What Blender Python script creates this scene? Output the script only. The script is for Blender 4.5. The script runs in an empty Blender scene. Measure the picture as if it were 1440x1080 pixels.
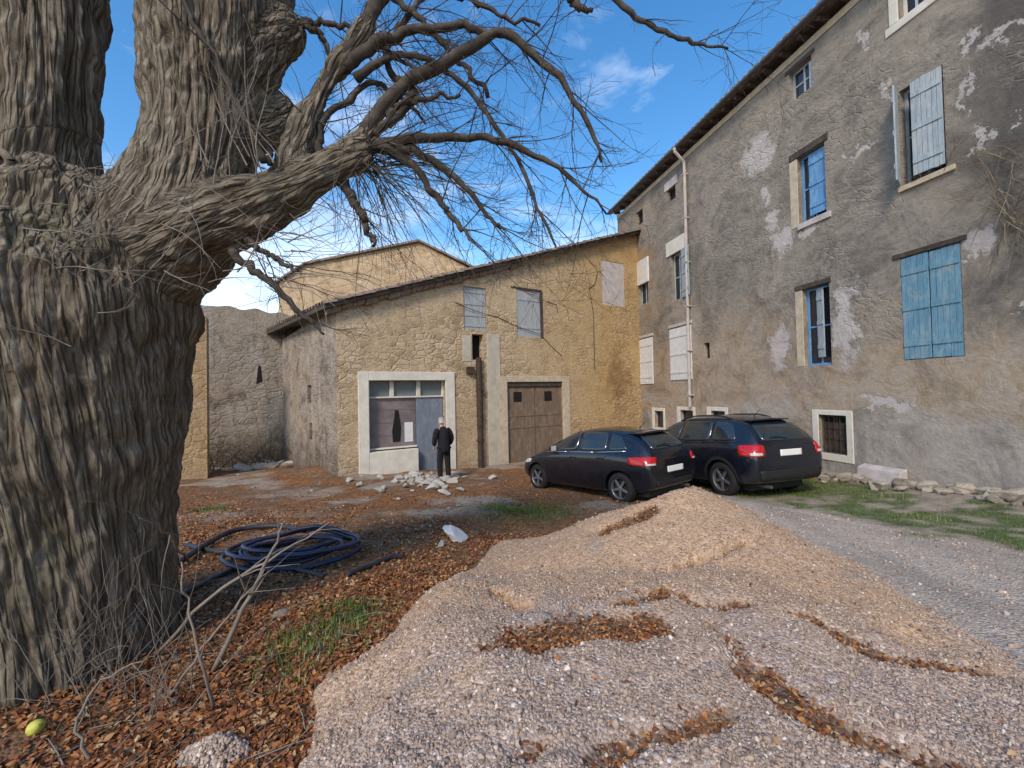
import bpy, bmesh, math, random
import numpy as np
from mathutils import Vector, Matrix, Euler
from mathutils.bvhtree import BVHTree
random.seed(7)
rng = np.random.default_rng(7)
S = bpy.context.scene
COL = S.collection
R = math.radians

# ------------------------------------------------------------------ camera
F = 604.0                      # focal length in photo pixels (1440 wide)
CAMZ = 2.55
cd = bpy.data.cameras.new('camera')
cam = bpy.data.objects.new('camera', cd)
COL.objects.link(cam)
cd.sensor_width = 36.0
cd.lens = 36.0 * F / 1440.0
cd.clip_start = 0.05
cd.clip_end = 3000
cam.location = (0, 0, CAMZ)
cam.rotation_euler = (R(91.2), R(1.2), 0)
S.camera = cam
CM = cam.rotation_euler.to_matrix()

# ------------------------------------------------------------------ light
SUN_EL, SUN_AZ = R(38), R(202)          # azimuth clockwise from +Y: behind the camera, to the left
w = bpy.data.worlds.new('World')
S.world = w
w.use_nodes = True
nt = w.node_tree
nt.nodes.clear()
o_ = nt.nodes.new('ShaderNodeOutputWorld')
bg = nt.nodes.new('ShaderNodeBackground')
sky = nt.nodes.new('ShaderNodeTexSky')
sky.sky_type = 'NISHITA'
sky.sun_disc = False
sky.sun_elevation = SUN_EL
sky.sun_rotation = SUN_AZ
sky.air_density = 1.25
sky.dust_density = 0.6
sky.ozone_density = 3.0
tc = nt.nodes.new('ShaderNodeTexCoord')
mp = nt.nodes.new('ShaderNodeMapping')
mp.inputs['Scale'].default_value = (1.0, 1.0, 2.6)
mp.inputs['Rotation'].default_value = (0.3, 0.2, 0.4)
nz = nt.nodes.new('ShaderNodeTexNoise')
nz.inputs['Scale'].default_value = 2.1
nz.inputs['Detail'].default_value = 9
nz.inputs['Roughness'].default_value = 0.58
nz.inputs['Distortion'].default_value = 0.35
rp = nt.nodes.new('ShaderNodeValToRGB')
rp.color_ramp.elements[0].position = 0.54
rp.color_ramp.elements[0].color = (0, 0, 0, 1)
rp.color_ramp.elements[1].position = 0.86
rp.color_ramp.elements[1].color = (0.75, 0.75, 0.75, 1)
mx = nt.nodes.new('ShaderNodeMix')
mx.data_type = 'RGBA'
mx.inputs['B'].default_value = (6.8, 7.2, 7.8, 1)
# more cloud towards the horizon, as in the photograph
sp = nt.nodes.new('ShaderNodeSeparateXYZ')
hz = nt.nodes.new('ShaderNodeMapRange')
hz.inputs['From Min'].default_value = 0.50
hz.inputs['From Max'].default_value = 0.12
hz.inputs['To Min'].default_value = 0.0
hz.inputs['To Max'].default_value = 0.29
ad = nt.nodes.new('ShaderNodeMath')
ad.operation = 'ADD'
L = nt.links.new
L(tc.outputs['Generated'], mp.inputs['Vector'])
L(mp.outputs['Vector'], nz.inputs['Vector'])
L(tc.outputs['Generated'], sp.inputs['Vector'])
L(sp.outputs['Z'], hz.inputs['Value'])
L(nz.outputs['Fac'], ad.inputs[0])
L(hz.outputs['Result'], ad.inputs[1])
L(ad.outputs[0], rp.inputs['Fac'])
L(rp.outputs['Color'], mx.inputs['Factor'])
hs = nt.nodes.new('ShaderNodeHueSaturation')
hs.inputs['Saturation'].default_value = 1.30
L(sky.outputs['Color'], hs.inputs['Color'])
L(hs.outputs['Color'], mx.inputs['A'])
L(mx.outputs['Result'], bg.inputs['Color'])
L(bg.outputs['Background'], o_.inputs['Surface'])
bg.inputs['Strength'].default_value = 0.112

sl = bpy.data.lights.new('sun', 'SUN')
sl.energy = 1.5
sl.angle = R(13)
sl.color = (1.0, 0.87, 0.70)
sun = bpy.data.objects.new('sun', sl)
COL.objects.link(sun)
sd = Vector((math.sin(SUN_AZ) * math.cos(SUN_EL), math.cos(SUN_AZ) * math.cos(SUN_EL), math.sin(SUN_EL)))
sun.rotation_euler = sd.to_track_quat('Z', 'Y').to_euler()
sun.location = sd * 60
S.view_settings.view_transform = 'Standard'
S.view_settings.look = 'None'
S.view_settings.gamma = 1
S.view_settings.exposure = 1.08

# ------------------------------------------------------------------ helpers
def ray(px, py):
    d = CM @ Vector(((px - 720) / F, (540 - py) / F, -1))
    return d / d.y

def P(px, py, Y):
    return Vector((0, 0, CAMZ)) + ray(px, py) * Y

def lerp(a, b, t):
    return a + (b - a) * t

def sstep(a, b, x):
    t = np.clip((np.asarray(x, float) - a) / (b - a), 0, 1)
    return t * t * (3 - 2 * t)

def vnoise(p):
    p = np.asarray(p, float)
    i = np.floor(p).astype(np.int64)
    f = p - i
    f = f * f * (3 - 2 * f)
    def h(a, b, c):
        n = (a * 374761393 + b * 668265263 + c * 1274126177) & 0xffffffff
        n = ((n ^ (n >> 13)) * 1103515245) & 0xffffffff
        n = (n ^ (n >> 16)) * 2246822519 & 0xffffffff
        return ((n ^ (n >> 15)) & 0xffff) / 65535.0
    r = 0
    for a in (0, 1):
        for b in (0, 1):
            for c in (0, 1):
                wt = (f[:, 0] if a else 1 - f[:, 0]) * (f[:, 1] if b else 1 - f[:, 1]) * (f[:, 2] if c else 1 - f[:, 2])
                r = r + wt * h(i[:, 0] + a, i[:, 1] + b, i[:, 2] + c)
    return r * 2 - 1

def fbm(p, o=4, g=0.5):
    p = np.asarray(p, float)
    a, r = 1.0, 0
    for k in range(o):
        r = r + a * vnoise(p * 2 ** k + 17.3 * k)
        a *= g
    return r

def fbm2(x, y, s, o=4, seed=0.0):
    x = np.asarray(x, float)
    p = np.stack([x.ravel() * s, np.asarray(y, float).ravel() * s, np.full(x.size, seed + 0.37)], 1)
    return fbm(p, o).reshape(x.shape)

def mesh_obj(name, V, Fc, mat=None, parent=None, smooth=False, attrs=None, bev=0):
    me = bpy.data.meshes.new(name)
    if isinstance(Fc, np.ndarray):
        V = np.asarray(V, np.float32)
        k = Fc.shape[1]
        me.vertices.add(len(V))
        me.vertices.foreach_set('co', V.ravel())
        me.loops.add(Fc.size)
        me.loops.foreach_set('vertex_index', Fc.ravel().astype(np.int32))
        me.polygons.add(len(Fc))
        me.polygons.foreach_set('loop_start', np.arange(0, Fc.size, k, dtype=np.int32))
        me.update(calc_edges=True)
        me.validate()
    else:
        me.from_pydata([tuple(v) for v in V], [], Fc)
        me.update()
    if attrs:
        for an, (ty, arr) in attrs.items():
            at = me.attributes.new(an, ty, 'POINT')
            at.data.foreach_set('value' if ty == 'FLOAT' else 'vector', np.asarray(arr, np.float32).ravel())
    if smooth:
        me.polygons.foreach_set('use_smooth', np.ones(len(me.polygons), bool))
    ob = bpy.data.objects.new(name, me)
    COL.objects.link(ob)
    if mat:
        me.materials.append(mat)
    if parent:
        ob.parent = parent
    if bev:
        m = ob.modifiers.new('bevel', 'BEVEL')
        m.width = bev
        m.segments = 2
        m.limit_method = 'ANGLE'
    return ob

def tag(o, label=None, cat=None, group=None, kind=None):
    if label: o['label'] = label
    if cat: o['category'] = cat
    if group: o['group'] = group
    if kind: o['kind'] = kind
    return o

def empty(name, loc=(0, 0, 0), rz=0.0):
    o = bpy.data.objects.new(name, None)
    COL.objects.link(o)
    o.location = loc
    o.rotation_euler = (0, 0, rz)
    o.empty_display_size = 0.3
    return o

class MB:
    """collects shapes, builds ONE mesh object"""
    def __init__(s):
        s.v, s.f = [], []
    def add(s, V, Fc, M=None):
        b = len(s.v)
        s.v += [tuple(M @ Vector(v)) if M else tuple(v) for v in V]
        s.f += [tuple(b + i for i in f) for f in Fc]
        return s
    def box(s, x0, x1, y0, y1, z0, z1, M=None):
        V = [(x0, y0, z0), (x1, y0, z0), (x1, y1, z0), (x0, y1, z0), (x0, y0, z1), (x1, y0, z1), (x1, y1, z1), (x0, y1, z1)]
        return s.add(V, [(0, 3, 2, 1), (4, 5, 6, 7), (0, 1, 5, 4), (1, 2, 6, 5), (2, 3, 7, 6), (3, 0, 4, 7)], M)
    def quad(s, a, b, c, d):
        return s.add([a, b, c, d], [(0, 1, 2, 3)])
    def tube(s, pts, rad, n=8, M=None, cap=True):
        pts = [Vector(p) for p in pts]
        if not hasattr(rad, '__len__'): rad = [rad] * len(pts)
        V, Fc = [], []
        t0 = (pts[1] - pts[0]).normalized()
        ref = Vector((0, 0, 1)) if abs(t0.z) < 0.9 else Vector((1, 0, 0))
        e1 = (ref - t0 * ref.dot(t0)).normalized()
        for i, p in enumerate(pts):
            t = (pts[min(i + 1, len(pts) - 1)] - pts[max(i - 1, 0)])
            t = t.normalized() if t.length > 1e-9 else t0
            e1 = (e1 - t * e1.dot(t)).normalized()
            e2 = t.cross(e1)
            for k in range(n):
                a = 2 * math.pi * k / n
                V.append(p + (e1 * math.cos(a) + e2 * math.sin(a)) * rad[i])
        for i in range(len(pts) - 1):
            for k in range(n):
                k2 = (k + 1) % n
                Fc.append((i * n + k, i * n + k2, (i + 1) * n + k2, (i + 1) * n + k))
        if cap:
            Fc.append(tuple(range(n - 1, -1, -1)))
            Fc.append(tuple((len(pts) - 1) * n + k for k in range(n)))
        return s.add(V, Fc, M)
    def prism(s, poly, axis, a, b, M=None):
        """poly: 2-D outline; axis 'y' extrudes an (x,z) outline from y=a to y=b"""
        n = len(poly)
        if axis == 'y':
            V = [(p[0], a, p[1]) for p in poly] + [(p[0], b, p[1]) for p in poly]
        elif axis == 'z':
            V = [(p[0], p[1], a) for p in poly] + [(p[0], p[1], b) for p in poly]
        else:
            V = [(a, p[0], p[1]) for p in poly] + [(b, p[0], p[1]) for p in poly]
        Fc = [tuple(range(n)), tuple(range(2 * n - 1, n - 1, -1))]
        Fc += [(i, i + n, (i + 1) % n + n, (i + 1) % n) for i in range(n)]
        return s.add(V, Fc, M)
    def lathe(s, prof, n=24, M=None):
        """profile of (r, y) turned about the y axis"""
        V, Fc = [], []
        for r, y in prof:
            for k in range(n):
                a = 2 * math.pi * k / n
                V.append((r * math.cos(a), y, r * math.sin(a)))
        for i in range(len(prof) - 1):
            for k in range(n):
                k2 = (k + 1) % n
                Fc.append((i * n + k, (i + 1) * n + k, (i + 1) * n + k2, i * n + k2))
        return s.add(V, Fc, M)
    def build(s, name, mat=None, parent=None, smooth=False, bev=0):
        ob = mesh_obj(name, s.v, s.f, mat, parent, smooth, None, bev)
        bm = bmesh.new()
        bm.from_mesh(ob.data)
        bmesh.ops.recalc_face_normals(bm, faces=bm.faces)
        bm.to_mesh(ob.data)
        bm.free()
        if smooth:
            ob.data.polygons.foreach_set('use_smooth', np.ones(len(ob.data.polygons), bool))
        return ob

# ------------------------------------------------------------------ materials
class N:
    def __init__(s, name, rough=0.85, spec=0.3):
        s.m = bpy.data.materials.new(name)
        s.m.use_nodes = True
        s.t = s.m.node_tree
        s.b = s.t.nodes['Principled BSDF']
        s.b.inputs['Roughness'].default_value = rough
        s.b.inputs['Specular IOR Level'].default_value = spec
    def new(s, ty, **kw):
        n = s.t.nodes.new(ty)
        for k, v in kw.items():
            setattr(n, k, v)
        return n
    def inp(s, sock, v):
        if isinstance(v, bpy.types.NodeSocket): s.t.links.new(v, sock)
        elif v is not None: sock.default_value = v
    def obj(s): return s.new('ShaderNodeTexCoord').outputs['Object']
    def attr(s, n, out='Fac'): return s.new('ShaderNodeAttribute', attribute_name=n).outputs[out]
    def map(s, v, sc=(1, 1, 1), loc=(0, 0, 0)):
        n = s.new('ShaderNodeMapping')
        s.inp(n.inputs['Vector'], v)
        n.inputs['Scale'].default_value = sc
        n.inputs['Location'].default_value = loc
        return n.outputs['Vector']
    def noise(s, v, sc, det=6, ro=0.6, dist=0, out='Fac'):
        n = s.new('ShaderNodeTexNoise')
        s.inp(n.inputs['Vector'], v)
        n.inputs['Scale'].default_value = sc
        n.inputs['Detail'].default_value = det
        n.inputs['Roughness'].default_value = ro
        n.inputs['Distortion'].default_value = dist
        return n.outputs[out]
    def vor(s, v, sc, feat='F1', out='Distance', rnd=1.0):
        n = s.new('ShaderNodeTexVoronoi', feature=feat)
        s.inp(n.inputs['Vector'], v)
        n.inputs['Scale'].default_value = sc
        n.inputs['Randomness'].default_value = rnd
        return n.outputs[out]
    def ramp(s, v, stops, interp='LINEAR'):
        n = s.new('ShaderNodeValToRGB')
        s.inp(n.inputs['Fac'], v)
        e = n.color_ramp.elements
        n.color_ramp.interpolation = interp
        while len(e) < len(stops): e.new(0.5)
        for el, (p, c) in zip(e, stops):
            el.position = p
            el.color = (c, c, c, 1) if not hasattr(c, '__len__') else (*c[:3], 1)
        return n.outputs['Color']
    def mix(s, f, a, b, mode='MIX'):
        n = s.new('ShaderNodeMix', data_type='RGBA', blend_type=mode)
        s.inp(n.inputs['Factor'], f)
        for k, v in (('A', a), ('B', b)):
            if isinstance(v, bpy.types.NodeSocket): s.t.links.new(v, n.inputs[k])
            else: n.inputs[k].default_value = (*v[:3], 1)
        return n.outputs['Result']
    def math(s, op, a, b=None, c=None):
        n = s.new('ShaderNodeMath', operation=op)
        for i, v in enumerate((a, b, c)):
            if v is not None: s.inp(n.inputs[i], v)
        return n.outputs[0]
    def xyz(s, v, k):
        n = s.new('ShaderNodeSeparateXYZ')
        s.inp(n.inputs[0], v)
        return n.outputs[k]
    def mr(s, v, a, b, c=0.0, d=1.0):
        n = s.new('ShaderNodeMapRange')
        s.inp(n.inputs['Value'], v)
        n.inputs['From Min'].default_value = a
        n.inputs['From Max'].default_value = b
        n.inputs['To Min'].default_value = c
        n.inputs['To Max'].default_value = d
        return n.outputs['Result']
    def bump(s, h, st=0.5, d=0.02, prev=None):
        n = s.new('ShaderNodeBump')
        s.inp(n.inputs['Height'], h)
        n.inputs['Strength'].default_value = st
        n.inputs['Distance'].default_value = d
        if prev: s.t.links.new(prev, n.inputs['Normal'])
        return n.outputs['Normal']
    def done(s, col=None, rough=None, nor=None):
        if col is not None:
            if isinstance(col, bpy.types.NodeSocket): s.t.links.new(col, s.b.inputs['Base Color'])
            else: s.b.inputs['Base Color'].default_value = (*col[:3], 1)
        if rough is not None: s.inp(s.b.inputs['Roughness'], rough)
        if nor is not None: s.t.links.new(nor, s.b.inputs['Normal'])
        return s.m

def simple(name, col, rough=0.7, var=0.25, sc=9.0, bump=0.2, bd=0.004, spec=0.3, metal=0.0, stretch=(1, 1, 1)):
    n = N(name, rough, spec)
    n.b.inputs['Metallic'].default_value = metal
    v = n.map(n.obj(), stretch)
    a = n.noise(v, sc, 7, 0.65)
    c2 = [x * (1 - var) for x in col]
    c3 = [min(1, x * (1 + var)) for x in col]
    c = n.ramp(a, [(0.3, c2), (0.7, c3)])
    return n.done(c, None, n.bump(n.noise(v, sc * 4, 5, 0.7), bump, bd) if bump else None)

def m_glass(name, col=(0.012, 0.014, 0.018), rough=0.06):
    n = N(name, rough, 0.6)
    v = n.obj()
    f = n.noise(v, 3.0, 4)
    c = n.mix(f, col, [x * 1.9 for x in col])
    return n.done(c, n.mr(n.noise(v, 14, 4), 0.3, 0.8, rough, rough + 0.12))

GLASS = m_glass('dark_glass')
DARK = simple('dark_interior', (0.012, 0.010, 0.009), 0.9, 0.3)

# right building: worn grey render over rubble
def m_render_wall(patches):
    n = N('worn_render', 0.95, 0.15)
    v = n.obj()
    x, z = n.xyz(v, 'X'), n.xyz(v, 'Z')
    big = n.noise(v, 0.34, 5, 0.6, 0.5)
    mid = n.noise(v, 1.5, 8, 0.68, 0.7)
    fine = n.noise(v, 9.0, 9, 0.75)
    hor = n.noise(n.map(v, (0.8, 1, 1.5)), 1.5, 9, 0.72, 0.5)
    grey = n.ramp(hor, [(0.30, (0.135, 0.118, 0.095)), (0.42, (0.235, 0.206, 0.170)), (0.52, (0.325, 0.282, 0.228)), (0.62, (0.25, 0.222, 0.186)), (0.75, (0.385, 0.325, 0.25))])
    tan = n.ramp(mid, [(0.3, (0.27, 0.205, 0.145)), (0.46, (0.40, 0.305, 0.21)), (0.58, (0.44, 0.365, 0.29)), (0.72, (0.36, 0.235, 0.15))])
    cem = n.ramp(mid, [(0.3, (0.32, 0.28, 0.245)), (0.5, (0.42, 0.372, 0.325)), (0.75, (0.49, 0.44, 0.385))])
    zz = n.math('ADD', z, n.mr(big, 0.25, 0.75, -1.6, 1.6))
    zz = n.math('ADD', zz, n.mr(mid, 0.25, 0.75, -0.8, 0.8))
    c = n.mix(n.mr(zz, 3.5, 4.7, 0, 1), tan, grey)
    c = n.mix(n.mr(zz, 1.9, 2.35, 1, 0), c, cem)
    # dark weathered end, high and towards the camera
    dk = n.math('MULTIPLY', n.mr(n.math('ADD', x, n.mr(big, 0.2, 0.8, -1.6, 1.6)), 12.6, 13.6), n.mr(zz, 4.4, 5.2))
    dk = n.math('MULTIPLY', dk, n.mr(hor, 0.35, 0.6, 0.6, 1.0))
    c = n.mix(dk, c, n.ramp(mid, [(0.3, (0.055, 0.052, 0.05)), (0.6, (0.115, 0.105, 0.10)), (0.85, (0.19, 0.17, 0.15))]))
    # streaks of ochre in patches at the far end
    oc = n.math('MULTIPLY', n.mr(x, 4.0, 2.0), n.mr(mid, 0.5, 0.62))
    c = n.mix(n.math('MULTIPLY', oc, 0.75), c, (0.42, 0.24, 0.10))
    lt = n.mr(n.noise(v, 0.9, 7, 0.7, 1.2), 0.66, 0.70)
    c = n.mix(n.math('MULTIPLY', lt, 0.6), c, (0.48, 0.43, 0.39))
    dkp = n.mr(n.noise(n.map(v, (1, 1, 1), (9, 4, 2)), 0.75, 8, 0.72, 0.8), 0.56, 0.66)
    c = n.mix(n.math('MULTIPLY', n.math('MULTIPLY', dkp, n.mr(zz, 3.0, 5.0)), 0.6), c, (0.10, 0.088, 0.08))
    blot = n.noise(n.map(v, (1, 1, 1), (3, 7, 5)), 0.62, 9, 0.74, 0.9)
    c = n.mix(n.mr(blot, 0.50, 0.36, 0, 0.6), c, (0.13, 0.115, 0.098))
    c = n.mix(n.mr(blot, 0.52, 0.66, 0, 0.55), c, (0.47, 0.39, 0.315))
    rb_ = n.vor(n.map(v, (1, 1, 1.6)), 4.2, 'DISTANCE_TO_EDGE')
    bare = n.math('MULTIPLY', n.mr(n.noise(n.map(v, (1, 1, 1), (2, 9, 1)), 0.5, 6, 0.7, 0.5), 0.48, 0.60), n.mr(zz, 3.6, 4.6))
    c = n.mix(n.math('MULTIPLY', bare, n.mr(rb_, 0.015, 0.06, 0.55, 0)), c, (0.36, 0.31, 0.26))
    c = n.mix(n.mr(fine, 0.3, 0.7, 0.4, 0), c, (0.09, 0.078, 0.065))
    # lost patches where the pale undercoat shows
    wx = n.math('ADD', x, n.mr(n.noise(v, 2.3, 6, 0.7), 0.2, 0.8, -0.45, 0.45))
    wz = n.math('ADD', z, n.mr(n.noise(n.map(v, (1, 1, 1), (5, 1, 8)), 2.3, 6, 0.7), 0.2, 0.8, -0.45, 0.45))
    acc = None
    for s, zz_, rs, rz in patches:
        a = n.math('DIVIDE', n.math('SUBTRACT', wx, s), rs)
        b = n.math('DIVIDE', n.math('SUBTRACT', wz, zz_), rz)
        d = n.math('ADD', n.math('MULTIPLY', a, a), n.math('MULTIPLY', b, b))
        acc = d if acc is None else n.math('MINIMUM', acc, d)
    acc = n.math('ADD', acc, n.mr(fine, 0.3, 0.7, -0.35, 0.35))
    pm = n.mr(acc, 0.6, 1.5, 1, 0)
    pc = n.ramp(mid, [(0.3, (0.37, 0.325, 0.30)), (0.55, (0.50, 0.45, 0.42)), (0.75, (0.43, 0.37, 0.32))])
    c = n.mix(n.math('MULTIPLY', pm, 0.9), c, pc)
    h = n.math('ADD', n.math('MULTIPLY', mid, 1.6), n.math('MULTIPLY', fine, 0.7))
    h = n.math('ADD', h, n.math('MULTIPLY', hor, 1.2))
    h = n.math('SUBTRACT', h, n.math('MULTIPLY', pm, 0.5))
    h = n.math('ADD', h, n.math('MULTIPLY', bare, n.mr(rb_, 0, 0.1, 0, 0.6)))
    return n.done(c, None, n.bump(h, 0.65, 0.04))

# front house: ochre rubble masonry with thin render
def m_rubble(name, tint=(1, 1, 1), orange=True, scale=3.6, grey=0.0):
    n = N(name, 0.95, 0.15)
    v = n.obj()
    wv = n.new('ShaderNodeVectorMath', operation='ADD')
    n.t.links.new(n.map(v, (1, 1, 1.7)), wv.inputs[0])
    sc = n.new('ShaderNodeVectorMath', operation='SCALE')
    sc.inputs['Scale'].default_value = 0.22
    n.t.links.new(n.noise(v, 3.5, 3, 0.5, out='Color'), sc.inputs[0])
    n.t.links.new(sc.outputs[0], wv.inputs[1])
    q = wv.outputs[0]
    edge = n.vor(q, scale, 'DISTANCE_TO_EDGE')
    blot = n.noise(v, 1.1, 8, 0.72, 1.0)
    cell = n.vor(q, scale, 'F1', 'Color')
    cv = n.xyz(cell, 'X')
    big = n.noise(v, 0.45, 5, 0.6, 0.4)
    mid = n.noise(v, 2.6, 8, 0.7, 0.5)
    fine = n.noise(v, 14, 8, 0.75)
    T = lambda *c: tuple(a * b for a, b in zip(c, tint))
    st = n.ramp(cv, [(0.0, T(0.26, 0.185, 0.115)), (0.3, T(0.44, 0.325, 0.20)), (0.55, T(0.56, 0.435, 0.28)), (0.8, T(0.37, 0.25, 0.15)), (1.0, T(0.60, 0.50, 0.38))])
    ren = n.ramp(mid, [(0.3, T(0.36, 0.275, 0.18)), (0.55, T(0.50, 0.39, 0.255)), (0.8, T(0.56, 0.46, 0.33))])
    mort = n.mr(edge, 0.02, 0.09, 1, 0)
    c = n.mix(mort, st, T(0.47, 0.37, 0.25))
    rm = n.mr(n.math('ADD', big, n.math('MULTIPLY', mid, 0.5)), 0.66, 0.84)
    c = n.mix(n.math('MULTIPLY', rm, 0.7), c, ren)
    stk = n.noise(n.map(v, (2.2, 2.2, 0.28)), 1.0, 8, 0.72, 0.5)
    c = n.mix(n.mr(stk, 0.53, 0.68, 0, 0.5), c, T(0.26, 0.185, 0.12))
    c = n.mix(n.mr(stk, 0.46, 0.34, 0, 0.45), c, T(0.60, 0.50, 0.38))
    c = n.mix(n.mr(blot, 0.54, 0.66, 0, 0.55), c, T(0.30, 0.21, 0.13))
    c = n.mix(n.mr(blot, 0.46, 0.36, 0, 0.45), c, T(0.58, 0.48, 0.36))
    if orange:
        x, z = n.xyz(v, 'X'), n.xyz(v, 'Z')
        f = n.math('MULTIPLY', n.mr(n.math('ADD', x, n.mr(mid, 0.2, 0.8, -2, 2)), 6.0, 11.0), n.mr(big, 0.3, 0.6, 0.45, 1))
        c = n.mix(n.math('MULTIPLY', f, 0.8), c, n.ramp(mid, [(0.3, (0.30, 0.165, 0.055)), (0.5, (0.47, 0.30, 0.115)), (0.75, (0.55, 0.38, 0.18))]))
        # brown stain near the far right end
        d = n.math('ADD', n.math('ABSOLUTE', n.math('SUBTRACT', x, 11.3)), n.math('ABSOLUTE', n.math('MULTIPLY', n.math('SUBTRACT', z, 3.0), 0.5)))
        d = n.math('ADD', d, n.mr(mid, 0.2, 0.8, -0.7, 0.7))
        c = n.mix(n.mr(d, 0.3, 1.1, 0.7, 0), c, (0.20, 0.105, 0.04))
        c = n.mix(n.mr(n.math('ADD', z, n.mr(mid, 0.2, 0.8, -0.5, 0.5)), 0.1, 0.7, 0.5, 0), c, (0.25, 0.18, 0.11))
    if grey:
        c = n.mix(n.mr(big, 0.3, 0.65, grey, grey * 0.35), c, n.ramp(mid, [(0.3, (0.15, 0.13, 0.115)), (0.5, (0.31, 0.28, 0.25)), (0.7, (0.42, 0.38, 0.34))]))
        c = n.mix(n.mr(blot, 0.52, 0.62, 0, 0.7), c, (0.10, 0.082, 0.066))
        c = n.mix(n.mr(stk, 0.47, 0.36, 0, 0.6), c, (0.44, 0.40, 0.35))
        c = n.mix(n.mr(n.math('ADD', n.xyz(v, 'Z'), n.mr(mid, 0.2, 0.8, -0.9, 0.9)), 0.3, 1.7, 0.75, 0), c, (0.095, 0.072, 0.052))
    c = n.mix(n.mr(fine, 0.32, 0.6, 0.6, 0), c, T(0.17, 0.12, 0.075))
    h = n.math('MULTIPLY', n.mr(edge, 0.0, 0.12), n.mr(rm, 0, 1, 0.8, 0.15))
    h = n.math('ADD', h, n.math('MULTIPLY', fine, 0.9))
    h = n.math('ADD', h, n.math('MULTIPLY', mid, 0.8))
    return n.done(c, None, n.bump(h, 0.8, 0.035))

MW_FRONT = m_rubble('ochre_rubble', (1.10, 1.09, 1.06))
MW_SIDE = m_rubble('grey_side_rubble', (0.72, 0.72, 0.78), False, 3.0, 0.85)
MW_FAR = m_rubble('sunny_rubble', (1.08, 1.04, 1.0), False, 2.6)
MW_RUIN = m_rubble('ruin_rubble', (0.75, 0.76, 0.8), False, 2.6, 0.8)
MW_PIER = m_rubble('pier_rubble', (0.95, 0.85, 0.72), False, 3.2)
CREAM = simple('cream_plaster', (0.60, 0.56, 0.48), 0.9, 0.16, 3.0, 0.5, 0.01)
PALE = simple('pale_pinkish_plaster', (0.44, 0.395, 0.375), 0.95, 0.22, 4.0, 0.7, 0.012)
BEIGE = simple('beige_stone_trim', (0.46, 0.385, 0.28), 0.9, 0.25, 5.0, 0.6, 0.01)
WHITEP = simple('white_paint', (0.62, 0.61, 0.60), 0.6, 0.12, 6.0, 0.3, 0.003)

def m_wood(name, col, col2, rough=0.75):
    n = N(name, rough, 0.25)
    v = n.obj()
    g = n.noise(n.map(v, (14, 14, 1.1)), 2.2, 8, 0.7, 0.4)
    p = n.noise(n.map(v, (1, 1, 0.45)), 5.5, 9, 0.75, 0.6)
    c = n.ramp(g, [(0.25, [x * 0.6 for x in col]), (0.55, col), (0.8, [min(1, x * 1.3) for x in col])])
    c = n.mix(n.mr(p, 0.48, 0.62, 0, 0.85), c, col2)
    w2 = n.noise(n.map(v, (9, 9, 0.7), (4, 2, 1)), 1.6, 8, 0.75, 0.5)
    c = n.mix(n.mr(w2, 0.56, 0.68, 0, 0.55), c, [x * 0.45 for x in col])
    c = n.mix(n.mr(n.noise(v, 7.5, 8, 0.75), 0.60, 0.68, 0, 0.7), c, (0.22, 0.19, 0.16))
    return n.done(c, None, n.bump(g, 0.5, 0.006))

BLUE_SH = m_wood('faded_blue_paint', (0.13, 0.27, 0.36), (0.27, 0.345, 0.37))
GREY_SH = m_wood('bleached_blue_grey_paint', (0.30, 0.36, 0.40), (0.40, 0.42, 0.42))
BLUE_FR = m_wood('bright_blue_paint', (0.11, 0.27, 0.50), (0.20, 0.38, 0.56))
BLUE_GY = m_wood('pale_grey_blue_boards', (0.33, 0.36, 0.38), (0.40, 0.38, 0.34))
WOOD = m_wood('weathered_brown_boards', (0.17, 0.12, 0.085), (0.24, 0.185, 0.14))
OLDWOOD = m_wood('old_dark_timber', (0.06, 0.045, 0.035), (0.10, 0.08, 0.06))
DOOR_GY = m_wood('slate_blue_door', (0.16, 0.19, 0.24), (0.21, 0.23, 0.26))
ZINC = simple('dull_zinc', (0.09, 0.095, 0.10), 0.5, 0.3, 5, 0.1, 0.002, 0.5, 0.5)
PVC = simple('pale_downpipe', (0.42, 0.37, 0.34), 0.6, 0.2, 3, 0.1, 0.002)
RUST = simple('rusty_iron', (0.055, 0.036, 0.026), 0.8, 0.5, 9, 0.4, 0.004)

def m_tile():
    n = N('weathered_roof_tile', 0.9, 0.2)
    v = n.obj()
    c = n.ramp(n.noise(v, 3.4, 8, 0.7), [(0.3, (0.085, 0.065, 0.055)), (0.5, (0.21, 0.15, 0.115)), (0.65, (0.27, 0.225, 0.19)), (0.8, (0.33, 0.21, 0.14))])
    c = n.mix(n.mr(n.noise(v, 11, 6, 0.7), 0.52, 0.66, 0, 0.7), c, (0.16, 0.155, 0.13))
    return n.done(c, None, n.bump(n.noise(v, 25, 5), 0.4, 0.006))
TILE = m_tile()

# ------------------------------------------------------------------ right building frame (needed by the ground)
e1 = P(875, 292, 19.6)
d2 = ray(1185, 0)
Y2 = (e1.z - CAMZ) / d2.z
e2 = P(1185, 0, Y2)
RU = Vector((e2.x - e1.x, e2.y - e1.y, 0)).normalized()
RN = Vector((-RU.y, RU.x, 0))                       # into the building
RO = Vector((e1.x, e1.y, 0)) + RN * 0.38 - RU * 0.3
RANG = math.atan2(RU.y, RU.x)
EAVE = e1.z + 0.28
RLEN = 27.0

def plane_sz(o, u, n, px, py):
    d = ray(px, py)
    c = Vector((0, 0, CAMZ))
    t = (o - c).dot(n) / d.dot(n)
    p = c + d * t
    return (p - o).dot(u), p.z, p

# ------------------------------------------------------------------ ground
GX = np.array([2.5, 6.0, 9.0, 12.5, 16.0, 22.0, 400.0])
GZ = np.array([0.95, 0.62, 0.36, 0.14, 0.0, -0.15, -3.0])

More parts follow.
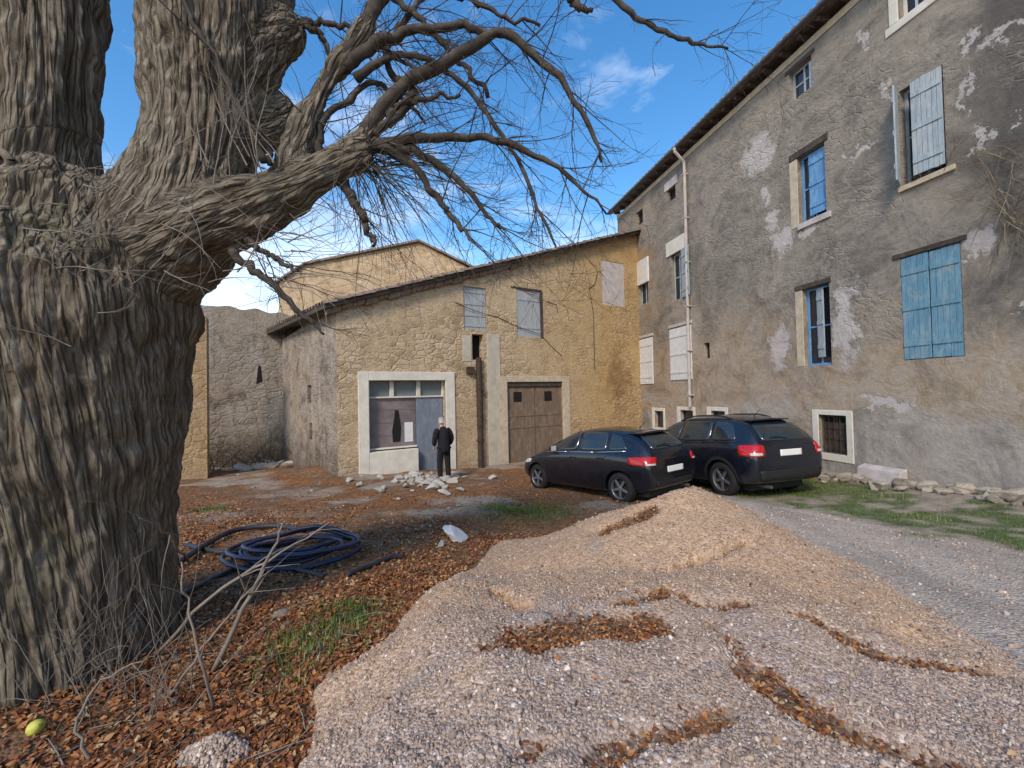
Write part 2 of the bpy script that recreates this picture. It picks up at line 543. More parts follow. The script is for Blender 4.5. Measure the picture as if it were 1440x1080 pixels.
def gz_base(x, y):
    x, y = np.asarray(x, float), np.asarray(y, float)
    z = np.interp(y, GX, GZ)
    dw = (RO.x - x) * RN.x + (RO.y - y) * RN.y       # distance in front of the right wall
    bank = sstep(2.2, 0.2, dw) * 0.16 * sstep(14, 9, y)
    return z + bank

def gz(x, y):
    x, y = np.asarray(x, float), np.asarray(y, float)
    z = gz_base(x, y)
    left = sstep(1.5, -0.6, x) * sstep(60, 20, y)
    z = z + fbm2(x, y, 0.8, 3) * 0.05 * left + fbm2(x, y, 2.7, 3, 3) * 0.025 * left
    rub = np.exp(-(((x + 5.6) / 1.6) ** 2 + ((y - 14.2) / 1.6) ** 2)) * 0.35
    return z + rub

def g1(x, y):
    return float(gz(np.array([x]), np.array([y]))[0])

YS = np.concatenate([np.arange(0.8, 6, 0.02), np.arange(6, 40, 0.06)])
def ghit(px, py, fn=None, y0=1.0, y1=40.0):
    d = ray(px, py)
    Y = YS[(YS >= y0) & (YS <= y1)]
    zf = (fn or gz)(d.x * Y, Y)
    k = np.nonzero(CAMZ + d.z * Y < zf)[0]
    y = Y[k[0]] if len(k) else Y[-1]
    return Vector((0, 0, CAMZ)) + d * float(y)

gA, gB = ghit(1050, 706), ghit(1440, 772)
gdir = Vector((gB.x - gA.x, gB.y - gA.y, 0)).normalized()
gn = Vector((-gdir.y, gdir.x, 0))                    # towards the wall
if gn.x < 0: gn = -gn

def zones(x, y):
    """gravel, grass, mossy dirt amounts (what the ground is made of)"""
    x, y = np.asarray(x, float), np.asarray(y, float)
    nn = fbm2(x, y, 1.1, 4, 5)
    n2 = fbm2(x, y, 2.6, 4, 15)
    d = (x - gA.x) * gn.x + (y - gA.y) * gn.y + nn * 0.28
    drive = sstep(0.12, -0.2, d) * sstep(1.9, 2.7, x + nn * 0.3 - 0.12 * (y - 5))
    drive = drive * sstep(9.6, 7.6, y + nn * 0.5)
    dwl = (RO.x - x) * RN.x + (RO.y - y) * RN.y
    grass = sstep(0.0, 0.5, d + 0.5 * n2) * sstep(2.6, 3.6, x) * sstep(12.5, 9.5, y) * sstep(0.45, 1.0, dwl + 0.35 * n2) * sstep(-0.45, 0.25, n2 + 0.3 * nn)
    gcol = np.zeros_like(x)
    for cx, cy, r, a in GRASS_SPOTS:
        gcol = np.maximum(gcol, a * np.exp(-(((x - cx) ** 2 + (y - cy) ** 2) / r ** 2)) * (0.75 + 0.5 * nn))
    grass = np.maximum(grass, np.clip(gcol, 0, 1))
    return np.clip(drive, 0, 1), np.clip(grass, 0, 1)

GRASS_SPOTS = []
for px, py, r, a in ((495, 868, 0.24, 1.15), (430, 915, 0.28, 0.7), (745, 722, 0.7, 0.5), (700, 715, 0.6, 0.32), (298, 718, 0.3, 0.8), (1150, 690, 0.9, 1.0)):
    p = ghit(px, py)
    GRASS_SPOTS.append((p.x, p.y, r, a))

def m_ground():
    n = N('yard_ground', 0.97, 0.12)
    v = n.obj()
    big = n.noise(v, 0.7, 6, 0.65, 0.5)
    mid = n.noise(v, 4.0, 8, 0.7, 0.3)
    fine = n.noise(v, 38, 6, 0.7)
    peb = n.vor(v, 46, 'F1', 'Color')
    pe = n.vor(v, 46, 'F1')
    dirt = n.ramp(mid, [(0.28, (0.075, 0.048, 0.030)), (0.42, (0.15, 0.095, 0.058)), (0.52, (0.19, 0.105, 0.058)), (0.62, (0.26, 0.19, 0.13)), (0.75, (0.36, 0.30, 0.23))])
    litter = n.ramp(n.xyz(n.vor(v, 30, 'F1', 'Color'), 'X'), [(0, (0.08, 0.035, 0.016)), (0.5, (0.24, 0.092, 0.030)), (0.8, (0.32, 0.15, 0.055)), (1, (0.36, 0.24, 0.13))])
    lit = n.mr(n.math('ADD', big, n.math('MULTIPLY', mid, 0.3)), 0.56, 0.72)
    c = n.mix(n.math('MULTIPLY', lit, 0.85), dirt, litter)
    grav = n.ramp(n.xyz(peb, 'X'), [(0.0, (0.33, 0.265, 0.215)), (0.4, (0.46, 0.385, 0.315)), (0.75, (0.52, 0.44, 0.36)), (1.0, (0.62, 0.535, 0.45))])
    trk = n.noise(n.map(v, (1.6, 0.35, 1)), 1.2, 5, 0.6, 0.6)
    grav = n.mix(n.mr(trk, 0.40, 0.58, 0.5, 0), grav, (0.20, 0.175, 0.155))
    grav = n.mix(n.mr(mid, 0.5, 0.75, 0, 0.5), grav, (0.36, 0.335, 0.31))
    pale = n.ramp(mid, [(0.3, (0.20, 0.165, 0.125)), (0.5, (0.34, 0.29, 0.23)), (0.7, (0.44, 0.39, 0.32))])
    c = n.mix(n.attr('pale'), c, pale)
    c = n.mix(n.attr('drive'), c, grav)
    gr = n.ramp(mid, [(0.3, (0.035, 0.055, 0.015)), (0.55, (0.075, 0.12, 0.03)), (0.75, (0.15, 0.16, 0.06)), (0.9, (0.22, 0.18, 0.10))])
    c = n.mix(n.math('MULTIPLY', n.attr('grass'), 0.8), c, gr)
    h = n.math('ADD', n.math('MULTIPLY', mid, 1.3), n.math('MULTIPLY', fine, 0.5))
    h = n.math('SUBTRACT', h, n.math('MULTIPLY', pe, 0.9))
    return n.done(c, None, n.bump(h, 0.8, 0.02))

def axis(parts):
    return np.unique(np.concatenate([np.arange(a, b, s) for a, b, s in parts] + [[parts[-1][1]]]))
ax = axis(((-500, -60, 40), (-60, -14, 2.5), (-14, -5, 0.25), (-5, 8.5, 0.07), (8.5, 14, 0.3), (14, 60, 3), (60, 500, 40)))
ay = axis(((-300, -20, 30), (-20, -2, 0.8), (-2, 9, 0.07), (9, 20, 0.16), (20, 60, 2.5), (60, 600, 45)))
XX, YY = np.meshgrid(ax, ay)
ZZ = gz(XX, YY)
nx_, ny_ = len(ax), len(ay)
idx = np.arange(nx_ * ny_).reshape(ny_, nx_)
FF = np.stack([idx[:-1, :-1], idx[:-1, 1:], idx[1:, 1:], idx[1:, :-1]], -1).reshape(-1, 4)
dr, gs = zones(XX, YY)
pl_ = sstep(2.3, 3.2, XX) * sstep(10, 8, YY) * 0.9
pl_ = np.maximum(pl_, sstep(0.05, 0.5, fbm2(XX, YY, 0.9, 4, 77)) * sstep(6.3, 8.5, YY + 0.6 * fbm2(XX, YY, 1.5, 3, 8)) * 0.75)
ground = mesh_obj('ground', np.stack([XX, YY, ZZ], -1).reshape(-1, 3), FF, m_ground(), None, True,
                  {'drive': ('FLOAT', dr), 'grass': ('FLOAT', gs), 'pale': ('FLOAT', pl_)})
tag(ground, kind='structure')

# ------------------------------------------------------------------ building pieces
def wall_mesh(mb, L0, L1, ztop, openings, zbot=-1.2, reveal=0.24, M=None):
    ss = sorted(set([L0, L1] + [o[0] for o in openings] + [o[1] for o in openings]))
    ss = [s for s in ss if L0 <= s <= L1]
    zs = sorted(set([zbot] + [o[2] for o in openings] + [o[3] for o in openings]))
    for a, b in zip(ss[:-1], ss[1:]):
        for i, z in enumerate(zs):
            zn = zs[i + 1] if i + 1 < len(zs) else None
            mid = (a + b) / 2
            if zn is not None and any(o[0] - 1e-6 < mid < o[1] + 1e-6 and o[2] - 1e-6 < (z + zn) / 2 < o[3] + 1e-6 for o in openings):
                continue
            ta, tb = ztop(a), ztop(b)
            if z >= max(ta, tb): continue
            za, zb = (ta, tb) if zn is None else (min(zn, ta), min(zn, tb))
            mb.add([(a, 0, min(z, ta)), (b, 0, min(z, tb)), (b, 0, zb), (a, 0, za)], [(0, 1, 2, 3)], M)
    for o in openings:
        s0, s1, z0, z1 = o[:4]
        r = o[4] if len(o) > 4 else reveal
        for q in (((s0, 0, z0), (s1, 0, z0), (s1, r, z0), (s0, r, z0)), ((s0, 0, z1), (s0, r, z1), (s1, r, z1), (s1, 0, z1)),
                  ((s0, 0, z0), (s0, r, z0), (s0, r, z1), (s0, 0, z1)), ((s1, 0, z0), (s1, 0, z1), (s1, r, z1), (s1, r, z0))):
            mb.add(q, [(0, 1, 2, 3)], M)

def rect(fn, x0, x1, yt, yb):
    xc, yc = (x0 + x1) / 2, (yt + yb) / 2
    return (fn(x0, yc)[0], fn(x1, yc)[0], fn(xc, yb)[1], fn(xc, yt)[1])

def frame_bars(mb, s0, s1, z0, z1, y0, y1, wd=0.055, mull=(), trans=()):
    mb.box(s0, s0 + wd, y0, y1, z0, z1)
    mb.box(s1 - wd, s1, y0, y1, z0, z1)
    mb.box(s0 + wd, s1 - wd, y0, y1, z0, z0 + wd)
    mb.box(s0 + wd, s1 - wd, y0, y1, z1 - wd, z1)
    for m in mull: mb.box(m - wd * 0.4, m + wd * 0.4, y0 + .004, y1 - .004, z0 + wd, z1 - wd)
    for t in trans: mb.box(s0 + wd, s1 - wd, y0 + .008, y1 - .008, t - wd * 0.35, t + wd * 0.35)

def boards(mb, wdt, hgt, n, M, th=0.028, battens=(0.15, 0.5, 0.85), jag=0.0):
    """plank panel in its own frame: x 0..wdt, z 0..hgt, outer face at y = -th"""
    bw = wdt / n
    for i in range(n):
        t = random.uniform(-0.003, 0.003)
        mb.box(i * bw + 0.003, (i + 1) * bw - 0.003, -th + t, t, random.uniform(0, jag), hgt - random.uniform(0, jag), M)
    for b in battens:
        mb.box(0.01, wdt - 0.01, -th - 0.018, -th - 0.002, b * hgt - 0.05, b * hgt + 0.05, M)

def hinge(x, y, z, ang):
    return Matrix.Translation((x, y, z)) @ Matrix.Rotation(ang, 4, 'Z')

def blob(mb, s, z, rs, rz, y0=-0.009, y1=0.01, n=34, seed=0.0):
    pts = []
    for k in range(n):
        a = 2 * math.pi * k / n
        q = float(fbm(np.array([[math.cos(a) * 1.5 + seed * 3.1, math.sin(a) * 1.5 + seed, seed * 1.7]]), 4)[0])
        r = max(0.3, 1 + 0.55 * q)
        pts.append((s + rs * r * math.cos(a), z + rz * r * math.sin(a)))
    mb.prism(pts, 'y', y0, y1)

# ------------------------------------------------------------------ the tall grey building on the right
rb = empty('tall_house', (RO.x, RO.y, 0), RANG)
tag(rb, 'tall grey house with worn render and faded blue shutters along the right side', 'house')
RW = lambda px, py: plane_sz(RO, RU, RN, px, py)
WINS = []            # s0, s1, z0, z1, kind
def rwin(kind, x0, x1, yt, yb):
    WINS.append((kind,) + rect(RW, x0, x1, yt, yb))
rwin('closed_blue', 1268, 1354, 351, 504)
rwin('ajar_grey', 1266, 1329, 108, 250)
rwin('attic_white', 1262, 1300, -45, 16)
rwin('attic_broken', 1109, 1142, 90, 134)
rwin('blue_casement', 1122, 1161, 210, 308)
rwin('narrow_blue', 1130, 1168, 402, 514)
rwin('cellar', 1152, 1191, 584, 638)
rwin('small_hole', 938, 950, 264, 282)
rwin('half_open', 944, 960, 355, 422)
rwin('closed_white', 944, 972, 460, 534)
rwin('small_hole', 895, 904, 296, 316)
rwin('half_blind', 898, 911, 368, 428)
rwin('closed_white', 900, 918, 476, 540)
rwin('cellar_small', 921, 933, 578, 601)
rwin('cellar_small', 957, 975, 577, 598)
rwin('cellar_small', 1000, 1020, 578, 592)
rwin('peep', 990, 998, 482, 504)
mb = MB()
wall_mesh(mb, -1.0, RLEN, lambda s: EAVE - 0.18, [(a, b, c, d) for _, a, b, c, d in WINS])
mb.box(-1.0, RLEN, 7.5, 7.8, -1, EAVE - 0.18)
mb.quad((-1.0, 0, -1.2), (-1.0, 7.5, -1.2), (-1.0, 7.5, EAVE + 1.6), (-1.0, 0, EAVE - 0.18))
PATCH = [(1066, 216, 22, 27), (1079, 272, 5, 9), (1086, 308, 9, 15), (1101, 337, 11, 22), (1206, 218, 20, 7), (1187, 452, 16, 60),
         (1376, 341, 22, 15), (1412, 46, 30, 12), (1364, 56, 12, 9), (1361, 128, 8, 22), (1376, 186, 7, 22), (1424, 182, 8, 8), (1217, 48, 7, 14),
         (1247, 122, 8, 20), (1096, 486, 13, 28), (1432, 436, 14, 6), (1140, 320, 10, 12), (1245, 565, 40, 10)]
PL = []
for x, y, a, b in PATCH:
    s, z, _ = RW(x, y)
    PL.append((s, z, abs(RW(x + a, y)[0] - RW(x - a, y)[0]) / 2, abs(RW(x, y - b)[1] - RW(x, y + b)[1]) / 2))
MW_RIGHT = m_render_wall(PL)
wallob = mb.build('wall', MW_RIGHT, rb)
# roof: slab, gutter, pale cornice strip
mb = MB()
prof = [(-0.30, EAVE + 0.02), (4.0, EAVE + 1.85), (8.3, EAVE + 0.02), (8.3, EAVE + 0.12), (4.0, EAVE + 1.97), (-0.30, EAVE + 0.12)]
mb.prism(prof, 'x', -1.25, RLEN + 0.2)
roof = mb.build('roof', TILE, rb)
mb = MB()
for i in range(int(RLEN / 0.24)):
    s = -1.15 + 0.24 * i
    V = []
    for (y, z) in ((-0.38, EAVE + 0.145), (0.4, EAVE + 0.515)):
        for k in range(6):
            a = math.pi * k / 5
            V.append((s + 0.10 * math.cos(a), y, z + 0.075 * math.sin(a)))
    mb.add(V, [(k, k + 1, k + 7, k + 6) for k in range(5)] + [tuple(range(5, -1, -1))])
mb.build('tile_edge', TILE, roof)
for s in np.arange(-0.8, RLEN, 0.55):
    mb = MB()
    mb.box(s, s + 0.09, -0.28, 0.02, EAVE - 0.12, EAVE + 0.012)
    mb.build('rafter', OLDWOOD, roof)
g = MB()
ang = [math.pi + math.pi * k / 8 for k in range(9)]
outl = [(-0.40 + 0.075 * math.cos(a), EAVE + 0.07 + 0.075 * math.sin(a)) for a in ang] + [(-0.40 + 0.066 * math.cos(a), EAVE + 0.072 + 0.066 * math.sin(a)) for a in ang[::-1]]
g.prism(outl, 'x', -1.2, RLEN)
g.build('gutter', ZINC, rb)
mb = MB()
mb.box(-1.0, RLEN, -0.035, 0.02, EAVE - 0.31, EAVE - 0.13)
mb.build('cornice', BEIGE, rb, bev=0.01)

# downpipe
ps, pz, _ = RW(964, 212)
pb = RW(978, 572)[1]
mb = MB()
mb.tube([(ps + 0.05, -0.50, EAVE + 0.0), (ps + 0.05, -0.46, EAVE - 0.14), (ps + 0.05, -0.11, EAVE - 0.48), (ps + 0.05, -0.10, EAVE - 0.9), (ps - 0.02, -0.10, pb + 2), (ps - 0.04, -0.10, pb)], 0.055, 10)
for z in np.arange(pb + 0.4, EAVE - 0.8, 1.6):
    mb.box(ps - 0.085, ps + 0.095, -0.165, 0.0, z, z + 0.04)
mb.build('downpipe', PVC, rb, smooth=False)

def trim_block(mb, s0, s1, z0, z1, pr=0.025):
    mb.box(s0, s1, -pr, 0.06, z0, z1)

for kind, s0, s1, z0, z1 in WINS:
    wd, ht = s1 - s0, z1 - z0
    mb = MB()
    y0, y1 = 0.13, 0.18
    if kind in ('small_hole', 'peep', 'cellar_small'):
        frame_bars(mb, s0, s1, z0, z1, y0, y1, 0.03)
        win = mb.build('window', OLDWOOD, rb)
    else:
        fm = {'blue_casement': BLUE_FR, 'narrow_blue': BLUE_FR, 'cellar': OLDWOOD, 'attic_white': WHITEP}.get(kind, GREY_SH)
        frame_bars(mb, s0, s1, z0, z1, y0, y1, 0.06, mull=((s0 + s1) / 2,), trans=(z0 + ht * 0.5,))
        win = mb.build('window', fm, rb, bev=0.004)
    q = MB()
    q.box(s0 + 0.01, s1 - 0.01, 0.155, 0.165, z0 + 0.01, z1 - 0.01)
    q.build('pane', GLASS if kind not in ('small_hole', 'peep', 'cellar') else DARK, win)
    if kind == 'closed_blue':
        for k in (0, 1):
            a, b = (s0 + 0.01, (s0 + s1) / 2 - 0.008) if k == 0 else ((s0 + s1) / 2 + 0.008, s1 - 0.01)
            m = MB()
            boards(m, b - a, ht - 0.02, 5, hinge(a, 0.028, z0 + 0.01, R(0.6 if k else -0.8)), jag=0.012)
            sh = m.build('shutter', BLUE_SH, win, bev=0.003)
        m = MB()
        m.box(s0 - 0.12, s1 + 0.1, -0.03, 0.10, z1 + 0.005, z1 + 0.10)
        m.build('lintel', OLDWOOD, win, bev=0.006)
    elif kind == 'ajar_grey':
        m = MB()
        boards(m, wd * 0.52, ht - 0.03, 6, hinge(s0, -0.03, z0 + 0.015, R(-62)), jag=0.015)
        m.build('shutter', GREY_SH, win, bev=0.003)
        m = MB()
        # right leaf hangs on the near side, almost closed
        Mx = Matrix.Translation((s1, -0.02, z0 + 0.06)) @ Matrix.Rotation(R(9), 4, 'Z') @ Matrix.Translation((-wd * 0.64, 0, 0))
        boards(m, wd * 0.64, ht - 0.08, 6, Mx, jag=0.02)
        m.build('shutter', GREY_SH, win, bev=0.003)
        m = MB()
        m.box(s0 - 0.06, s1 + 0.14, -0.05, 0.12, z0 - 0.11, z0 - 0.003)
        m.build('sill', BEIGE, win, bev=0.01)
    elif kind == 'attic_white':
        m = MB()
        for a, b, c, d in ((s0 - 0.17, s0, z0, z1 + .2), (s1, s1 + 0.17, z0, z1 + .2), (s0, s1, z1, z1 + .2), (s0 - 0.25, s1 + 0.25, z0 - 0.17, z0)):
            trim_block(m, a, b, c, d)
        m.build('surround', CREAM, win, bev=0.012)
    elif kind == 'attic_broken':
        m = MB()
        m.box(s0 - 0.1, s1 + 0.08, -0.02, 0.1, z1 + 0.004, z1 + 0.1)
        m.build('lintel', OLDWOOD, win)
        m = MB()
        m.box(s1 - 0.12, s1 - 0.02, 0.05, 0.09, z0 + 0.02, z1 - 0.1)
        m.build('broken_shutter', GREY_SH, win)
    elif kind == 'blue_casement':
        m = MB()
        m.box(s0 - 0.22, s1 + 0.10, -0.03, 0.12, z1 + 0.004, z1 + 0.17)
        m.build('lintel', OLDWOOD, win, bev=0.008)
        m = MB()
        boards(m, wd * 0.66, ht * 0.92 - 0.03, 4, hinge(s1 - wd * 0.67, 0.10, z0 + ht * 0.07, R(2)))
        m.build('shutter', BLUE_FR, win, bev=0.003)
        m = MB()
        m.box(s0 - 0.02, s1 + 0.12, -0.05, 0.12, z0 - 0.15, z0 - 0.003)
        m.build('sill', PALE, win, bev=0.01)
        m = MB()
        trim_block(m, s0 - 0.24, s0 - 0.002, z0 - 0.05, z1, 0.012)
        m.build('jamb', BEIGE, win, bev=0.01)
    elif kind == 'narrow_blue':
        m = MB()
        m.box(s0 - 0.2, s1 + 0.05, -0.03, 0.12, z1 + 0.004, z1 + 0.13)
        m.build('lintel', OLDWOOD, win, bev=0.008)
        m = MB()
        boards(m, wd * 0.30, ht - 0.25, 2, hinge(s0 + wd * 0.42, 0.12, z0 + 0.2, R(-12)))
        m.build('shutter', GREY_SH, win, bev=0.003)
        m = MB()
        trim_block(m, s0 - 0.22, s0 - 0.002, z0, z1, 0.012)
        m.build('jamb', BEIGE, win, bev=0.01)
    elif kind == 'cellar':
        m = MB()
        t = 0.17
        for a, b, c, d in ((s0 - t, s0, z0 - t, z1 + .12), (s1, s1 + t * .9, z0 - t, z1 + .12), (s0, s1, z1, z1 + .12), (s0, s1, z0 - t, z0)):
            trim_block(m, a, b, c, d, 0.02)
        m.build('surround', CREAM, win, bev=0.012)
        m = MB()
        for k in range(5):
            s = lerp(s0, s1, (k + 0.5) / 5)
            m.tube([(s, 0.06, z0), (s, 0.06, z1)], 0.010, 6)
        m.build('iron_bars', RUST, win)
        m = MB()
        boards(m, wd - 0.04, ht * 0.8, 5, hinge(s0 + 0.02, 0.15, z0 + 0.01, 0))
        m.build('inner_boards', OLDWOOD, win)
    elif kind == 'closed_white':
        m = MB()
        boards(m, wd + 0.1, ht, 5, hinge(s0 - 0.05, -0.004, z0, 0))
        m.build('shutter', WHITEP, win, bev=0.003)
        m = MB()
        m.box(s0 - 0.1, s1 + 0.1, -0.05, 0.1, z1 + 0.05, z1 + 0.16)
        m.build('lintel', PALE, win, bev=0.01)
    elif kind == 'half_open':
        m = MB()
        m.box(s0 - 0.25, s1 + 0.25, -0.05, 0.06, z1 + 0.004, z1 + 0.55)
        m.build('lintel', CREAM, win, bev=0.01)
        m = MB()
        boards(m, 0.55, ht, 4, hinge(s1, -0.02, z0, R(-8)))
        m.build('shutter', GREY_SH, win)
    elif kind == 'half_blind':
        m = MB()
        m.box(s0 - 0.12, s1 + 0.12, -0.06, 0.05, z0 + ht * 0.48, z1 + 0.1)
        m.build('blind', WHITEP, win, bev=0.01)
    elif kind == 'cellar_small':
        m = MB()
        t = 0.13
        for a, b, c, d in ((s0 - t * 1.6, s0, z0 - t, z1 + t), (s1, s1 + t, z0 - t, z1 + t), (s0, s1, z1, z1 + t), (s0, s1, z0 - t, z0)):
            trim_block(m, a, b, c, d, 0.02)
        m.build('surround', CREAM, win, bev=0.01)
    elif kind == 'small_hole' and s0 > 2:
        m = MB()
        m.box(s0 - 0.15, s1 + 0.15, -0.03, 0.06, z1 + 0.004, z1 + 0.32)
        m.build('lintel', PALE, win, bev=0.01)

# sloping cement footing below the cellar window
fs = RW(1245, 660)[0]
mb = MB()
zf = RW(1245, 655)[1]
mb.prism([(-0.02, zf), (-0.22, zf - 0.06), (-0.42, -0.3), (-0.02, -0.3)], 'x', fs - 0.42, fs + 0.45)
mb.build('footing', PALE, rb, bev=0.02)

# ------------------------------------------------------------------ the ochre house with the rising roof
FA = P(474, 560, 12.5)
FA.z = 0
dB = ray(899, 450)
tB = (RO - Vector((0, 0, CAMZ))).dot(RN) / dB.dot(RN)
FB = Vector((0, 0, CAMZ)) + dB * tB
FB.z = 0
FU = (FB - FA).normalized()
FN = Vector((-FU.y, FU.x, 0))
FL = (FB - FA).length + 0.05
FW = lambda px, py: plane_sz(FA, FU, FN, px, py)
sa, za, _ = FW(466, 428)
sb, zb, _ = FW(880, 330)
kz = (zb - za) / (sb - sa)
zr = lambda s: za + kz * (s - sa)
fh = empty('ochre_house', FA, math.atan2(FU.y, FU.x))
tag(fh, 'ochre stone house with a rising tiled roof edge, white shop window and wooden garage door', 'house')
shop = rect(FW, 519, 627, 535, 655)
shop = (shop[0], shop[1], -0.5, shop[3])
gar = rect(FW, 714, 792, 537, 650)
board = rect(FW, 652, 684, 404, 464)
blue = rect(FW, 727, 761, 408, 474)
blk = rect(FW, 846, 878, 368, 430)
slit = rect(FW, 664, 680, 470, 506)
mb = MB()
wall_mesh(mb, 0, FL, lambda s: zr(s) - 0.10, [shop + (0.30,), (gar[0], gar[1], -0.4, gar[3], 0.22), board + (0.10,), blue + (0.10,), blk + (0.06,), slit + (0.35,)])
wl = mb.build('wall', MW_FRONT, fh)
# side wall going back on the left
FC = P(398, 560, 16.6)
FC.z = 0
SU = (FA - FC).normalized()
slen = (FA - FC).length
inv = Matrix.Rotation(-math.atan2(FU.y, FU.x), 4, 'Z') @ Matrix.Translation(-FA)
MS = inv @ Matrix.Translation(FC) @ Matrix.Rotation(math.atan2(SU.y, SU.x), 4, 'Z')
mb = MB()
cl = inv @ FC
def side_top(s):
    lx = lerp(cl.x, 0, s / slen)
    return zr(lx) - 0.10
wall_mesh(mb, 0, slen - 0.002, side_top, [(slen * 0.52, slen * 0.52 + 0.42, 2.35, 2.95, 0.2), (slen * 0.55, slen * 0.55 + 0.3, 1.15, 1.7, 0.2)], M=MS)
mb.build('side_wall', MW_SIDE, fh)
mb = MB()
mb.box(slen * 0.5, slen * 0.52 + 0.5, 0.2, 0.22, 1.0, 3.1, MS)
mb.build('window', DARK, fh)
# roof slab, skewed to follow the side wall
skew = cl.x / cl.y
mb = MB()
DEP = 8.5
def rp_(s, y, dz): return (s + skew * y, y, zr(s) + dz)
c8 = []
for s in (-0.42, FL + 0.25):
    for y in (-0.30, DEP):
        for dz in (-0.09, 0.03):
            c8.append(rp_(s, y, dz))
mb.add(c8, [(0, 1, 3, 2), (4, 6, 7, 5), (0, 4, 5, 1), (2, 3, 7, 6), (1, 5, 7, 3), (0, 2, 6, 4)])
fr = mb.build('roof', OLDWOOD, fh)
mb = MB()
for j in range(34):
    y = -0.27 + 0.25 * j
    nt_ = int((FL + 0.7) / 0.36)
    for i in range(nt_):
        sA = -0.46 + i * 0.36
        sB = sA + 0.42
        jz = random.uniform(-0.006, 0.012)
        jy = random.uniform(-0.012, 0.012)
        V = []
        for s, rr, up in ((sA, 0.115, 0.05), (sB, 0.095, 0.025)):
            for k in range(6):
                a = math.pi * k / 5
                V.append(rp_(s, y + jy + rr * math.cos(a), up + jz + rr * 0.85 * math.sin(a)))
        for s, rr, up in ((sA, 0.098, 0.05), (sB, 0.08, 0.025)):
            for k in range(6):
                a = math.pi * k / 5
                V.append(rp_(s, y + jy + rr * math.cos(a), up + jz + rr * 0.85 * math.sin(a)))
        fcs = [(k, k + 1, k + 7, k + 6) for k in range(5)] + [(12 + k, 18 + k, 19 + k, 13 + k) for k in range(5)]
        fcs += [(k, 12 + k, 13 + k, k + 1) for k in range(5)] + [(0, 6, 18, 12), (5, 17, 23, 11)]
        mb.add(V, fcs)
mb.build('roof_tiles', TILE, fr)
mb = MB()   # mortared edge course below the tiles along the left part of the rake
s = -0.30
while s < FL * 0.5:
    h_ = random.uniform(0.13, 0.20)
    l_ = random.uniform(0.28, 0.42)
    mb.add([rp_(s, -0.14, -h_ - 0.09), rp_(s + l_ - 0.02, -0.14, -h_ - 0.09), rp_(s + l_ - 0.02, 0.02, -h_ - 0.09), rp_(s, 0.02, -h_ - 0.09),
            rp_(s, -0.20, -0.092), rp_(s + l_ - 0.02, -0.20, -0.092), rp_(s + l_ - 0.02, 0.02, -0.092), rp_(s, 0.02, -0.092)],
           [(0, 3, 2, 1), (4, 5, 6, 7), (0, 1, 5, 4), (1, 2, 6, 5), (2, 3, 7, 6), (3, 0, 4, 7)])
    s += l_
mb.build('edge_course', TILE, fr, bev=0.015)

# shop window: white surround, transom, panes, low sill wall, slate door
s0, s1, z0, z1 = shop
mb = MB()
so = FW(504, 600)[0]; s_o = FW(640, 600)[0]; zt = FW(572, 523)[1]
mb.box(so, s0, -0.05, 0.10, -0.35, zt)
mb.box(s1, s_o, -0.05, 0.10, -0.35, zt)
mb.box(s0, s1, -0.05, 0.10, z1, zt)
sd0 = FW(589, 610)[0]
mb.box(s0, sd0 - 0.03, -0.045, 0.20, -0.35, FW(550, 634)[1])
sf = mb.build('shop_window', CREAM, fh, bev=0.015)
zsill = FW(550, 632)[1]
ztr = FW(572, 557)[1]
mb = MB()
for a in (s0 + 0.001, FW(550, 545)[0], FW(588, 545)[0], s1 - 0.061):
    mb.box(a, a + 0.06 if a < s0 + 0.1 or a > s1 - 0.1 else a + 0.13, 0.16, 0.22, ztr, z1 - 0.001)
mb.box(s0, s1, 0.155, 0.225, ztr - 0.05, ztr)
mb.box(s0, s0 + 0.05, 0.16, 0.22, zsill, ztr - 0.05)
mb.box(s0 + .05, sd0, 0.16, 0.22, zsill, zsill + 0.05)
mb.build('frame', CREAM, sf, bev=0.005)
mb = MB()
mb.box(s0, s1, 0.245, 0.255, ztr, z1)
for a in np.linspace(s0, s1, 7)[1:-1]:
    pass
mb.build('transom_pane', m_glass('transom_glass', (0.10, 0.12, 0.12), 0.12), sf)
def m_shopglass():
    n = N('pale_shop_glass', 0.12, 0.5)
    v = n.obj()
    c = n.ramp(n.noise(v, 2.2, 6, 0.6), [(0.3, (0.12, 0.095, 0.096)), (0.7, (0.24, 0.20, 0.20))])  # pale reflection on the pane is put into its colour
    return n.done(c, n.mr(n.noise(v, 6, 4), 0.3, 0.7, 0.08, 0.3))
mb = MB()
mb.box(s0, sd0 - 0.02, 0.245, 0.255, zsill, ztr - 0.05)
mb.build('pane', m_shopglass(), sf)
mb = MB()
for a in (0.25, 0.5, 0.75):
    zz_ = lerp(zsill, ztr, a)
    mb.box(s0 + 0.05, sd0 - 0.02, 0.235, 0.244, zz_ - 0.012, zz_ + 0.012)
mb.build('glazing_bar', simple('mauve_bar', (0.17, 0.14, 0.145), 0.6), sf)
mb = MB()
a0, a1 = FW(572, 600)[0], FW(584, 600)[0]
mb.box(a0, a1, 0.228, 0.234, FW(578, 622)[1], FW(578, 594)[1])
mb.build('paper_notice', WHITEP, sf)
mb = MB()
c0 = FW(561, 600)[0]; zc0 = FW(561, 622)[1]; zc1 = FW(561, 577)[1]
mb.prism([(c0 - 0.13, zc0), (c0 + 0.10, zc0), (c0 + 0.13, lerp(zc0, zc1, .45)), (c0 + 0.08, lerp(zc0, zc1, .8)), (c0 + 0.05, zc1), (c0 - 0.05, zc1), (c0 - 0.08, lerp(zc0, zc1, .75)), (c0 - 0.15, lerp(zc0, zc1, .35))], 'y', 0.222, 0.236)
mb.build('dark_cutout', DARK, sf, bev=0.005)
mb = MB()
